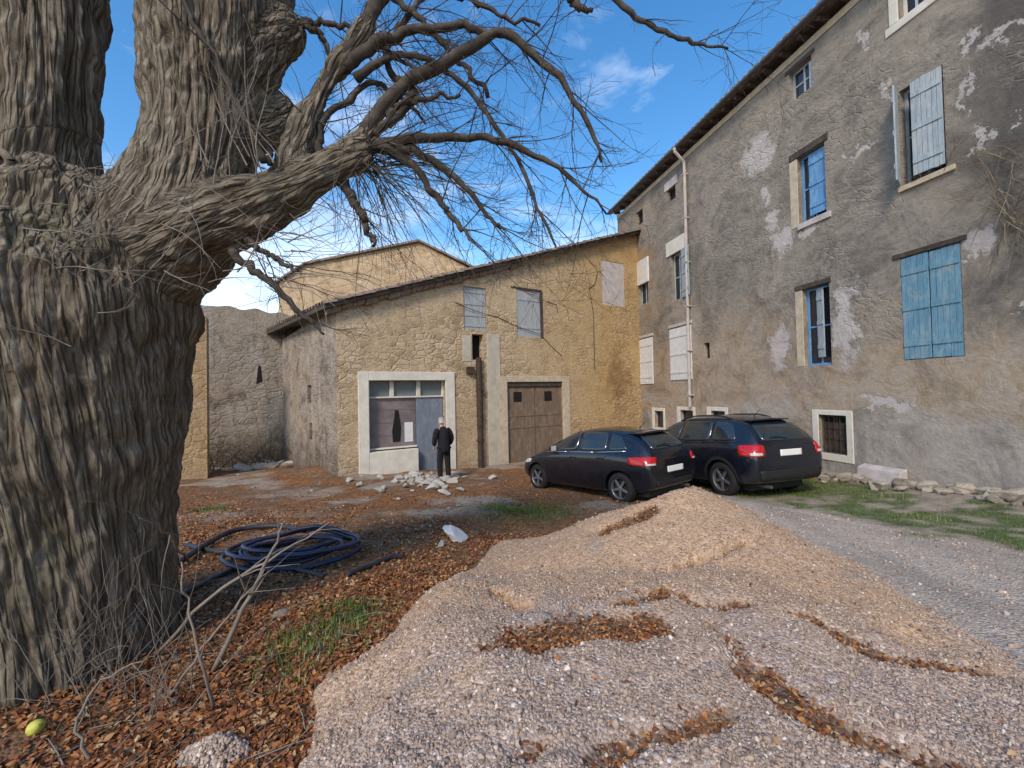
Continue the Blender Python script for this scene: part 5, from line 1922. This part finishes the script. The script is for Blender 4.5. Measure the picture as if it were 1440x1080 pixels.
ALLOY = simple('wheel_alloy', (0.20, 0.20, 0.21), 0.4, 0.2, 8, 0, 0, 0.5, 0.7)
TRIM = simple('black_plastic_trim', (0.018, 0.018, 0.019), 0.6, 0.25, 20, 0.15, 0.001)
CHROME = simple('bright_trim', (0.45, 0.46, 0.47), 0.25, 0.1, 5, 0, 0, 0.5, 0.9)
REDL = simple('red_lamp', (0.42, 0.012, 0.014), 0.15, 0.25, 30, 0.1, 0.001, 0.6)
CLEARL = simple('clear_lamp', (0.50, 0.48, 0.47), 0.12, 0.15, 30, 0.1, 0.001, 0.6)
PLATE = simple('white_plate', (0.72, 0.72, 0.70), 0.4, 0.05, 5, 0)

def car_body(ST, arches, wr):
    V, Fc = [], []
    for (x, zb, zs, zt, wb, ws, wt) in ST:
        gy = lambda t: lerp(ws * 0.955, wt, t)
        half = [(0, zb), (wb * 0.6, zb), (wb * 0.93, zb + 0.01), (wb, zb + 0.07), (ws, lerp(zb, zs, 0.5)), (ws * 0.99, zs - 0.05), (ws * 0.955, zs),
                (gy(0.35), lerp(zs, zt, 0.36)), (gy(0.75), lerp(zs, zt, 0.74)), (wt * 0.93, zt - min(0.055, (zt - zs) * 0.2)), (wt * 0.6, zt - 0.008), (0, zt)]
        ring = half + [(-y, z) for y, z in half[-2:0:-1]]
        V += [(x, y, z) for y, z in ring]
    n = len(ring)
    for i in range(len(ST) - 1):
        for k in range(n):
            k2 = (k + 1) % n
            Fc.append((i * n + k, (i + 1) * n + k, (i + 1) * n + k2, i * n + k2))
    h = n // 2
    for i, sgn in ((0, 1), (len(ST) - 1, -1)):            # end caps of quads
        b = i * n
        for k in range(h):
            a, c, d, e = b + k, b + k + 1, b + (n - k - 1) % n, b + (n - k) % n
            q = [a, c, d, e]
            q = list(dict.fromkeys(q))
            if len(q) > 2: Fc.append(tuple(q if sgn > 0 else q[::-1]))
    m = MB()
    m.add(V, Fc)
    ob = m.build('body_raw')
    s_ = ob.modifiers.new('s', 'SUBSURF')
    s_.levels = s_.render_levels = 2
    dg = bpy.context.evaluated_depsgraph_get()
    bvh = BVHTree.FromObject(ob, dg)
    c = MB()
    wmax = max(s[5] for s in ST)
    for xa in arches:
        for sg in (-1, 1):
            M = Matrix.Translation((xa, sg * (wmax - 0.12), wr))
            c.lathe([(0.0001, -0.16), (wr + 0.055, -0.16), (wr + 0.055, 0.3), (0.0001, 0.3)], 40, M)
    cut = c.build('cut')
    bm = bmesh.new(); bm.from_mesh(cut.data)
    bmesh.ops.remove_doubles(bm, verts=bm.verts, dist=0.001)
    bmesh.ops.recalc_face_normals(bm, faces=bm.faces)
    bm.to_mesh(cut.data); bm.free()
    bo = ob.modifiers.new('b', 'BOOLEAN')
    bo.operation = 'DIFFERENCE'
    bo.object = cut
    bo.solver = 'EXACT'
    dg = bpy.context.evaluated_depsgraph_get()
    me = bpy.data.meshes.new_from_object(ob.evaluated_get(dg))
    bpy.data.objects.remove(ob)
    bpy.data.objects.remove(cut)
    return me, bvh

def patch(mb, bvh, quad, d, off=0.005, n=10, m=8, rc=0.16):
    """lay a rounded four-cornered patch on the body, seen along direction d"""
    q = [Vector(c) for c in quad]
    d = Vector(d).normalized()
    def rounded(u, v):
        a, b = 2 * u - 1, 2 * v - 1
        # square to slightly rounded square
        r = rc
        a2 = a * math.sqrt(max(0, 1 - r * b * b * b * b))
        b2 = b * math.sqrt(max(0, 1 - r * a * a * a * a))
        return (a2 + 1) / 2, (b2 + 1) / 2
    base = len(mb.v)
    last = None
    for j in range(m + 1):
        for i in range(n + 1):
            u, v = rounded(i / n, j / m)
            p = q[0].lerp(q[1], u).lerp(q[3].lerp(q[2], u), v)
            hit = bvh.ray_cast(p - d * 1.5, d)
            if hit[0] is None:
                hp = last if last is not None else p
            else:
                hp = hit[0] + hit[1] * off
                last = hp
            mb.v.append(tuple(hp))
    for j in range(m):
        for i in range(n):
            a = base + j * (n + 1) + i
            mb.f.append((a, a + 1, a + n + 2, a + n + 1))
    return mb

def strip(mb, bvh, pts, d, w_, off=0.006):
    """thin line on the body along a list of points"""
    for a, b in zip(pts[:-1], pts[1:]):
        a, b = Vector(a), Vector(b)
        t = (b - a).normalized()
        s_ = t.cross(Vector(d)).normalized() * w_ / 2
        patch(mb, bvh, [a - s_, b - s_, b + s_, a + s_], d, off, 5, 1, 0)

def solid(o, th=0.006):
    m = o.modifiers.new('s', 'SOLIDIFY')
    m.thickness = th
    m.offset = -0.6
    return o

def wheel(par, x, y, r, wd, sg):
    M = Matrix.Translation((x, y, r))
    m = MB()
    w2 = wd / 2
    m.lathe([(r * 0.66, -w2), (r * 0.70, -w2 - .006), (r * 0.93, -w2 * 0.96), (r, -w2 * 0.7), (r, w2 * 0.7), (r * 0.93, w2 * .96), (r * 0.70, w2 + .006), (r * 0.66, w2)], 36, M)
    t = m.build('wheel', RUBBER, par, True)
    m = MB()
    yo = sg * (w2 - 0.012)
    m.lathe([(r * 0.60, yo - sg * .05), (r * 0.62, yo), (r * 0.68, yo + sg * .012), (r * 0.69, yo - sg * .01)], 36, M)
    m.lathe([(0.001, yo + sg * .004), (r * 0.13, yo + sg * .004), (r * 0.16, yo - sg * .02)], 18, M)
    for k in range(5):
        A = M @ Matrix.Rotation(2 * math.pi * k / 5 + 0.3, 4, 'Y')
        m.box(r * 0.10, r * 0.63, min(yo - sg * .028, yo - sg * .004), max(yo - sg * .028, yo - sg * .004), -r * 0.085, r * 0.085, A)
    m.build('rim', ALLOY, t, bev=0.006)
    m = MB()
    m.lathe([(0.001, yo - sg * .06), (r * 0.6, yo - sg * .06)], 24, M)
    m.build('brake_disc', TRIM, t)
    return t

def make_car(name, label, ST, spec, paint, loc, rz):
    e = empty(name, loc, rz)
    tag(e, label, 'car')
    me, bvh = car_body(ST, spec['arch'], spec['wr'])
    me.materials.clear()
    me.materials.append(paint)
    me.polygons.foreach_set('use_smooth', np.ones(len(me.polygons), bool))
    me.name = 'body'
    b = bpy.data.objects.new('body', me)
    COL.objects.link(b)
    b.parent = e
    ed = b.modifiers.new('e', 'EDGE_SPLIT')
    ed.split_angle = R(42)
    wmax = max(s[5] for s in ST)
    for xa in spec['arch']:
        for sg in (-1, 1):
            wheel(e, xa, sg * (wmax - 0.125), spec['wr'], 0.20, sg)
        
    m = MB()                                               # underbody and dark wheel wells
    m.box(spec['arch'][0] - 0.5, spec['arch'][1] + 0.5, -wmax * 0.72, wmax * 0.72, 0.16, 0.45)
    m.build('underbody', TRIM, e)
    for sg in (-1, 1):
        for q in spec['side']:
            m = MB()
            patch(m, bvh, [(x, sg * 2, z) for x, z in q], (0, -sg, 0))
            solid(m.build('side_window', CGLASS, e, True))
        m = MB()
        for ln in spec['seams']:
            strip(m, bvh, [(x, sg * 2, z) for x, z in ln], (0, -sg, 0), 0.010, 0.003)
        m.build('door_seam', TRIM, b)
        m = MB()
        strip(m, bvh, [(x, sg * 2, z) for x, z in spec['waist']], (0, -sg, 0), 0.02, 0.008)
        solid(m.build('waist_trim', CHROME if spec['bright'] else TRIM, e, True))
        if spec.get('clad'):
            m = MB()
            for xa in spec['arch']:
                r1 = spec['wr'] + 0.055
                pts = [(xa + (r1 + .03) * math.cos(a), sg * 2, spec['wr'] + (r1 + .03) * math.sin(a)) for a in np.linspace(-0.15, math.pi + 0.15, 16)]
                strip(m, bvh, pts, (0, -sg, 0), 0.065, 0.012)
            strip(m, bvh, [(spec['arch'][0] + .42, sg * 2, 0.30), (spec['arch'][1] - .42, sg * 2, 0.30)], (0, -sg, 0), 0.14, 0.012)
            m.build('cladding', TRIM, e, True)
        for (x, z) in spec['handle']:
            m = MB()
            h = bvh.ray_cast(Vector((x, sg * 2, z)), Vector((0, -sg, 0)))[0]
            m.box(x - 0.09, x + 0.09, h.y - 0.012, h.y + 0.028 * sg if sg > 0 else h.y + 0.012, z - 0.014, z + 0.014) if sg > 0 else m.box(x - 0.09, x + 0.09, h.y - 0.028, h.y + 0.012, z - 0.014, z + 0.014)
            m.build('door_handle', paint, e, bev=0.008)
        x, z = spec['mirror']
        h = bvh.ray_cast(Vector((x, sg * 2, z)), Vector((0, -sg, 0)))[0]
        m = MB()
        m.add([(x - 0.07, h.y + sg * 0.02, z - 0.06), (x + 0.08, h.y + sg * 0.05, z - 0.05), (x + 0.05, h.y + sg * 0.20, z - 0.05), (x - 0.07, h.y + sg * 0.21, z - 0.06),
               (x - 0.07, h.y + sg * 0.04, z + 0.08), (x + 0.05, h.y + sg * 0.06, z + 0.05), (x + 0.03, h.y + sg * 0.18, z + 0.05), (x - 0.07, h.y + sg * 0.20, z + 0.08)],
              [(0, 3, 2, 1), (4, 5, 6, 7), (0, 1, 5, 4), (1, 2, 6, 5), (2, 3, 7, 6), (3, 0, 4, 7)])
        mr_ = m.build('mirror', paint, e, bev=0.02)
        m = MB()
        y0, y1 = sorted((h.y + sg * 0.055, h.y + sg * 0.195))
        m.box(x - 0.078, x - 0.071, y0, y1, z - 0.045, z + 0.065)
        m.build('mirror_glass', CLEARL, mr_)
        m = MB()
        for q, d in spec['tail']:
            patch(m, bvh, [(x, sg * y, z) for x, y, z in q], (d[0], sg * d[1], d[2]), 0.010)
        tl = solid(m.build('tail_light', REDL, e, True), 0.012)
        m = MB()
        q, d = spec['tailclear']
        patch(m, bvh, [(x, sg * y, z) for x, y, z in q], (d[0], sg * d[1], d[2]), 0.013)
        solid(m.build('clear_lens', CLEARL, tl, True), 0.008)
        m = MB()
        q, d = spec['head']
        patch(m, bvh, [(x, sg * y, z) for x, y, z in q], (d[0], sg * d[1], d[2]), 0.008)
        solid(m.build('headlight', CLEARL, e, True), 0.01)
    for nm, q, dx, mt in (('rear_window', spec['rearw'], 1, CGLASS), ('windscreen', spec['frontw'], -1, CGLASS), ('number_plate', spec['plate'], 1, PLATE), ('rear_bumper_trim', spec['bump'], 1, TRIM)):
        m = MB()
        patch(m, bvh, [(-dx * 2.5, y, z) for y, z in q], (dx, 0, 0), 0.008, 14, 8, 0.12 if mt is CGLASS else 0.02)
        o = solid(m.build(nm, mt, e, True), 0.008)
        if nm == 'rear_window':
            m = MB()
            h = bvh.ray_cast(Vector((-3, 0.05, q[0][1] + 0.03)), Vector((1, 0, 0)))[0]
            m.tube([(h.x - 0.02, 0.0, h.z), (h.x - 0.01, 0.22, h.z + 0.05), (h.x + 0.0, 0.40, h.z + 0.03)], 0.010, 6)
            m.build('rear_wiper', TRIM, o)
    m = MB()
    for pts in spec['rear_lines']:
        strip(m, bvh, [(-2.5, y, z) for y, z in pts], (1, 0, 0), 0.010, 0.003)
    m.build('tailgate_seam', TRIM, b)
    if spec.get('rails'):
        m = MB()
        for sg in (-1, 1):
            pts = []
            for t in np.linspace(0, 1, 12):
                x = lerp(spec['rails'][0], spec['rails'][1], t)
                h = bvh.ray_cast(Vector((x, sg * 0.52, 3)), Vector((0, 0, -1)))[0]
                pts.append((x, sg * 0.52, h.z + 0.045 * min(1, 6 * min(t, 1 - t)) + 0.005))
            m = MB()
            m.tube(pts, 0.016, 8)
            m.build('roof_rail', TRIM, e, True)
    m = MB()
    xs = spec['spoiler']
    pts = []
    h = bvh.ray_cast(Vector((xs + 0.10, 0, 3)), Vector((0, 0, -1)))[0]
    m.add([(xs - 0.10, -0.50, h.z - 0.045), (xs - 0.13, 0, h.z - 0.03), (xs - 0.10, 0.50, h.z - 0.045), (xs + 0.22, 0.52, h.z - 0.03), (xs + 0.22, 0, h.z + 0.012), (xs + 0.22, -0.52, h.z - 0.03),
           (xs - 0.08, -0.48, h.z - 0.015), (xs - 0.11, 0, h.z + 0.005), (xs - 0.08, 0.48, h.z - 0.015)],
          [(0, 1, 7, 6), (1, 2, 8, 7), (6, 7, 4, 5), (7, 8, 3, 4), (0, 5, 4, 1), (1, 4, 3, 2), (0, 6, 5), (2, 3, 8)])
    m.build('roof_spoiler', paint, e, bev=0.006)
    m = MB()
    h = bvh.ray_cast(Vector((xs + 0.30, 0, 3)), Vector((0, 0, -1)))[0]
    m.tube([(xs + .30, 0, h.z - .01), (xs + .30, 0, h.z + .02), (xs + .12, 0, h.z + .16)], [0.014, 0.010, 0.003], 6)
    m.build('aerial', TRIM, e)
    m = MB()
    m.tube([(spec['exh'][0] - 0.05, spec['exh'][1], 0.26), (spec['exh'][0] + 0.3, spec['exh'][1], 0.26)], 0.03, 10)
    m.build('exhaust', ALLOY, e)
    return e, bvh

HATCH = [(-1.93, .42, .74, .86, .60, .70, .55), (-1.90, .34, .80, .98, .70, .78, .58), (-1.78, .26, .88, 1.16, .77, .83, .57), (-1.50, .21, .93, 1.36, .80, .85, .55), (-1.05, .19, .945, 1.43, .81, .86, .55),
         (-.45, .18, .935, 1.455, .82, .86, .555), (.10, .18, .92, 1.42, .82, .86, .55), (.55, .18, .90, 1.25, .82, .86, .57), (1.0, .18, .87, 1.0, .82, .86, .62), (1.25, .19, .83, .92, .82, .86, .64),
         (1.60, .22, .72, .82, .80, .83, .60), (1.83, .26, .60, .69, .70, .75, .52), (1.93, .32, .52, .58, .58, .64, .46)]
HS = dict(arch=(-1.23, 1.22), wr=0.30,
          side=[[(-.10, .985), (.86, .945), (.28, 1.335), (-.10, 1.37)], [(-.92, 1.005), (-.16, .985), (-.16, 1.37), (-.86, 1.355)], [(-1.42, 1.05), (-.98, 1.01), (-.94, 1.34), (-1.20, 1.27)]],
          seams=[[(-.13, .30), (-.13, .95)], [(.88, .32), (.86, .90)], [(-.84, .62), (-.95, .97)], [(-.80, .28), (.85, .28)]],
          waist=[(-1.40, 1.015), (-.6, .965), (.2, .945), (.88, .91)], bright=True, handle=[(-.02, .84), (-.80, .86)], mirror=(.62, 1.0),
          tail=[([(-1.95, .58, .76), (-1.66, 1.0, .77), (-1.66, 1.0, .91), (-1.93, .58, .92)], (0.75, -0.66, 0))], tailclear=([(-1.96, .64, .77), (-1.84, .80, .77), (-1.84, .80, .80), (-1.96, .64, .80)], (0.75, -0.66, 0)),
          head=([(1.95, .42, .58), (1.60, 1.0, .64), (1.55, 1.0, .74), (1.9, .42, .66)], (-0.7, -0.7, 0)),
          rearw=[(-.56, 1.04), (.56, 1.04), (.47, 1.30), (-.47, 1.30)], frontw=[(-.64, .98), (.64, .98), (.50, 1.36), (-.50, 1.36)],
          plate=[(-.26, .60), (.26, .60), (.26, .71), (-.26, .71)], bump=[(-.60, .36), (.60, .36), (.62, .47), (-.62, .47)],
          rear_lines=[[(-.56, .52), (.56, .52)], [(-.56, .52), (-.62, .74)], [(.56, .52), (.62, .74)]], spoiler=-1.48, exh=(-1.86, -.45))
SUV = [(-2.20, .46, .86, .98, .70, .78, .62), (-2.17, .38, .92, 1.08, .80, .86, .66), (-2.06, .31, .99, 1.28, .86, .91, .66), (-1.80, .27, 1.04, 1.54, .88, .93, .62), (-1.30, .25, 1.05, 1.63, .89, .935, .61),
       (-.50, .24, 1.04, 1.66, .89, .935, .61), (.15, .24, 1.02, 1.63, .89, .935, .60), (.62, .24, 1.01, 1.46, .89, .935, .62), (1.10, .24, .99, 1.14, .89, .935, .68), (1.40, .25, .96, 1.06, .89, .93, .72),
       (1.85, .27, .87, .97, .87, .91, .70), (2.12, .31, .74, .83, .80, .84, .62), (2.22, .38, .62, .69, .68, .74, .55)]
SS = dict(arch=(-1.33, 1.36), wr=0.35, clad=True,
          side=[[(-.02, 1.09), (.98, 1.06), (.38, 1.53), (-.02, 1.56)], [(-1.02, 1.105), (-.09, 1.09), (-.09, 1.56), (-.98, 1.545)], [(-1.72, 1.15), (-1.09, 1.11), (-1.06, 1.54), (-1.52, 1.46)]],
          seams=[[(-.05, .40), (-.05, 1.06)], [(1.02, .42), (1.0, 1.02)], [(-.92, .78), (-1.04, 1.08)], [(-.85, .40), (.98, .40)]],
          waist=[(-1.72, 1.12), (-.8, 1.075), (.2, 1.06), (1.02, 1.03)], bright=False, handle=[(.06, .95), (-.92, .97)], mirror=(.74, 1.12),
          tail=[([(-2.22, .66, .84), (-1.98, 1.05, .86), (-1.98, 1.05, 1.06), (-2.20, .66, 1.07)], (0.75, -0.66, 0))], tailclear=([(-2.22, .72, .87), (-2.10, .90, .87), (-2.10, .90, .92), (-2.22, .72, .92)], (0.75, -0.66, 0)),
          head=([(2.2, .45, .70), (1.85, 1.1, .76), (1.8, 1.1, .88), (2.15, .45, .80)], (-0.7, -0.7, 0)),
          rearw=[(-.62, 1.13), (.62, 1.13), (.53, 1.46), (-.53, 1.46)], frontw=[(-.70, 1.11), (.70, 1.11), (.56, 1.55), (-.56, 1.55)],
          plate=[(-.27, .84), (.27, .84), (.27, .96), (-.27, .96)], bump=[(-.74, .38), (.74, .38), (.78, .58), (-.78, .58)],
          rear_lines=[[(-.66, .62), (.66, .62)], [(-.66, .62), (-.70, .84)], [(.66, .62), (.70, .84)]], spoiler=-1.72, exh=(-2.1, .5), rails=(-1.35, .2))

def park(rear_px, Y, head, halfL, halfW):
    """rear left corner of the car at the pixel column and depth, heading (unit x, y)"""
    h = Vector((head[0], head[1], 0)).normalized()
    l = Vector((-h.y, h.x, 0))
    c = P(rear_px, 600, Y)
    c = Vector((c.x, c.y, 0)) + h * halfL - l * halfW
    return c, h
def settle(e, h, arch, wid):
    l = Vector((-h.y, h.x, 0))
    c = Vector((e.location.x, e.location.y, 0))
    zf = [g1(*(c + h * arch[1] + l * s * wid).xy) for s in (1, -1)]
    zr_ = [g1(*(c + h * arch[0] + l * s * wid).xy) for s in (1, -1)]
    e.location.z = sum(zf + zr_) / 4 - 0.015
    pitch = -math.atan2(sum(zf) / 2 - sum(zr_) / 2, arch[1] - arch[0])
    e.rotation_euler = (0, pitch, math.atan2(h.y, h.x))
c, h = park(915, 7.75, (-0.60, 0.80), 1.93, 0.80)
carA, bvA = make_car('parked_hatchback', 'low black hatchback parked behind the gravel heap, nearer the ochre house', HATCH, HS, PAINT_A, c, 0)
settle(carA, h, HS['arch'], 0.7)
c, h = park(1066, 8.0, (-0.30, 0.955), 2.2, 0.86)
carB, bvB = make_car('parked_suv', 'taller dark blue-black car with roof rails parked along the grey wall', SUV, SS, PAINT_B, c, 0)
settle(carB, h, SS['arch'], 0.8)

# ------------------------------------------------------------------ person by the shop door
def skin(name, verts, edges, rad, mat, root=0, parent=None, sub=2):
    me = bpy.data.meshes.new(name)
    me.from_pydata([tuple(v) for v in verts], edges, [])
    ob = bpy.data.objects.new(name, me)
    COL.objects.link(ob)
    sm = ob.modifiers.new('skin', 'SKIN')
    sm.use_smooth_shade = True
    sl_ = me.skin_vertices[0].data
    for i, r_ in enumerate(rad):
        sl_[i].radius = r_ if hasattr(r_, '__len__') else (r_, r_)
        sl_[i].use_root = (i == root)
    ss = ob.modifiers.new('sub', 'SUBSURF')
    ss.levels = ss.render_levels = sub
    dg = bpy.context.evaluated_depsgraph_get()
    m2 = bpy.data.meshes.new_from_object(ob.evaluated_get(dg))
    bpy.data.objects.remove(ob)
    m2.materials.clear()
    m2.materials.append(mat)
    m2.polygons.foreach_set('use_smooth', np.ones(len(m2.polygons), bool))
    o = bpy.data.objects.new(name, m2)
    COL.objects.link(o)
    if parent: o.parent = parent
    return o
SKINM = simple('skin', (0.42, 0.25, 0.18), 0.55, 0.12, 20, 0.1, 0.001)
COAT = simple('black_coat_cloth', (0.010, 0.010, 0.013), 0.92, 0.4, 14, 0.6, 0.01)
TROU = simple('black_trousers', (0.012, 0.012, 0.014), 0.92, 0.4, 14, 0.6, 0.008)
HAIR = simple('grey_white_hair', (0.36, 0.35, 0.34), 0.7, 0.3, 40, 0.6, 0.006)
SHOE = simple('dark_shoe', (0.02, 0.017, 0.015), 0.6, 0.2)
pp = ghit(625, 674)
pe = empty('person', (pp.x, pp.y, pp.z), math.atan2(0.75, -0.55))      # facing away, towards the shop door
tag(pe, 'person with white hair in a black coat and trousers standing before the shop door', 'person')
# +x forward, y left
bv, be, br = [], [], []
def jn(p, r_, par=None):
    bv.append(p); br.append(r_)
    if par is not None: be.append((par, len(bv) - 1))
    return len(bv) - 1
pel = jn((0, 0, 0.93), (0.115, 0.095))
wa = jn((0.01, 0, 1.08), (0.11, 0.085), pel)
ch = jn((0.045, 0, 1.27), (0.12, 0.09), wa)
up = jn((0.075, 0, 1.40), (0.085, 0.06), ch)
nk = jn((0.11, 0, 1.49), (0.055, 0.055), up)
h0 = jn((0.14, 0, 1.56), (0.07, 0.08), nk)
h1 = jn((0.155, 0, 1.63), (0.075, 0.092), h0)
h2 = jn((0.15, 0, 1.69), (0.062, 0.075), h1)
jn((0.235, 0, 1.595), 0.016, h1)                                       # nose
for sg in (-1, 1):
    jn((0.13, sg * 0.088, 1.60), (0.012, 0.02), h1)                    # ear
    sh = jn((0.062, sg * 0.16, 1.38), 0.045, up)
    el = jn((0.012, sg * 0.268, 1.14), 0.036, sh)
    wr_ = jn((0.12, sg * 0.246, 0.93), 0.030, el)
    pm = jn((0.15, sg * 0.23, 0.865), (0.042, 0.024), wr_)
    for k, (o_f, ln) in enumerate(((-0.028, 0.068), (-0.009, 0.08), (0.010, 0.074), (0.028, 0.058))):
        a = jn((0.158 + o_f, sg * 0.23, 0.825), 0.0095, pm)
        b_ = jn((0.165 + o_f, sg * 0.222, 0.825 - ln * 0.55), 0.0085, a)
        jn((0.160 + o_f, sg * 0.205, 0.825 - ln), 0.007, b_)
    t1 = jn((0.20, sg * 0.215, 0.865), 0.011, pm)
    jn((0.215, sg * 0.205, 0.83), 0.009, t1)
    hp = jn((0.0, sg * 0.095, 0.86), 0.085, pel)
    kx = 0.05 if sg > 0 else -0.02
    kn_ = jn((kx + 0.015, sg * 0.105, 0.49), 0.056, hp)
    an_ = jn((kx - 0.02, sg * 0.11, 0.09), 0.042, kn_)
    jn((kx + 0.13, sg * 0.125, 0.035), 0.034, an_)
body = skin('body', bv, be, br, SKINM, 0, pe)
# coat: torso and sleeves a little bigger than the body
cv = [(0.0, 0, 0.70), (0, 0, 0.92), (0.012, 0, 1.09), (0.035, 0, 1.27), (0.07, 0, 1.40), (0.10, 0, 1.475)]
ce = [(0, 1), (1, 2), (2, 3), (3, 4), (4, 5)]
cr = [(0.235, 0.20), (0.215, 0.18), (0.20, 0.165), (0.21, 0.17), (0.17, 0.135), (0.09, 0.08)]
for sg in (-1, 1):
    skin('sleeve', [(0.075, sg * 0.115, 1.395), (0.06, sg * 0.185, 1.365), (0.035, sg * 0.235, 1.26), (0.012, sg * 0.270, 1.14), (0.06, sg * 0.262, 1.04), (0.115, sg * 0.248, 0.945)],
         [(0, 1), (1, 2), (2, 3), (3, 4), (4, 5)], [0.085, 0.092, 0.084, 0.076, 0.068, 0.060], COAT, 0, pe)
skin('coat', cv, ce, cr, COAT, 0, pe)
tv = [(0, 0, 0.90)]
te, tr = [], [(0.12, 0.10)]
for sg in (-1, 1):
    kx = 0.05 if sg > 0 else -0.02
    b0 = len(tv)
    tv += [(0, sg * 0.095, 0.85), (kx + 0.015, sg * 0.105, 0.49), (kx - 0.02, sg * 0.11, 0.055)]
    tr += [0.108, 0.09, 0.074]
    te += [(0, b0), (b0, b0 + 1), (b0 + 1, b0 + 2)]
    m = skin('shoe', [(kx - 0.06, sg * 0.11, 0.045), (kx + 0.03, sg * 0.115, 0.045), (kx + 0.15, sg * 0.128, 0.035)], [(0, 1), (1, 2)], [0.043, 0.046, 0.036], SHOE, 1, pe)
skin('trousers', tv, te, tr, TROU, 0, pe)
skin('hair', [(0.105, 0, 1.585), (0.11, 0, 1.65), (0.15, 0, 1.71)], [(0, 1), (1, 2)], [(0.062, 0.066), (0.078, 0.080), (0.055, 0.066)], HAIR, 1, pe)
EYE = simple('eye', (0.06, 0.045, 0.035), 0.2, 0.1)
for sg in (-1, 1):
    bm = bmesh.new()
    bmesh.ops.create_uvsphere(bm, u_segments=10, v_segments=8, radius=0.012, matrix=Matrix.Translation((0.222, sg * 0.032, 1.625)))
    me = bpy.data.meshes.new('eye')
    bm.to_mesh(me); bm.free()
    me.materials.append(EYE)
    o = bpy.data.objects.new('eye', me)
    COL.objects.link(o)
    o.parent = pe
mb = MB()
mb.tube([(0.226, -0.024, 1.560), (0.233, 0, 1.559), (0.226, 0.024, 1.560)], [0.003, 0.006, 0.003], 6)
mb.build('mouth', simple('lip', (0.30, 0.13, 0.10), 0.5), pe)
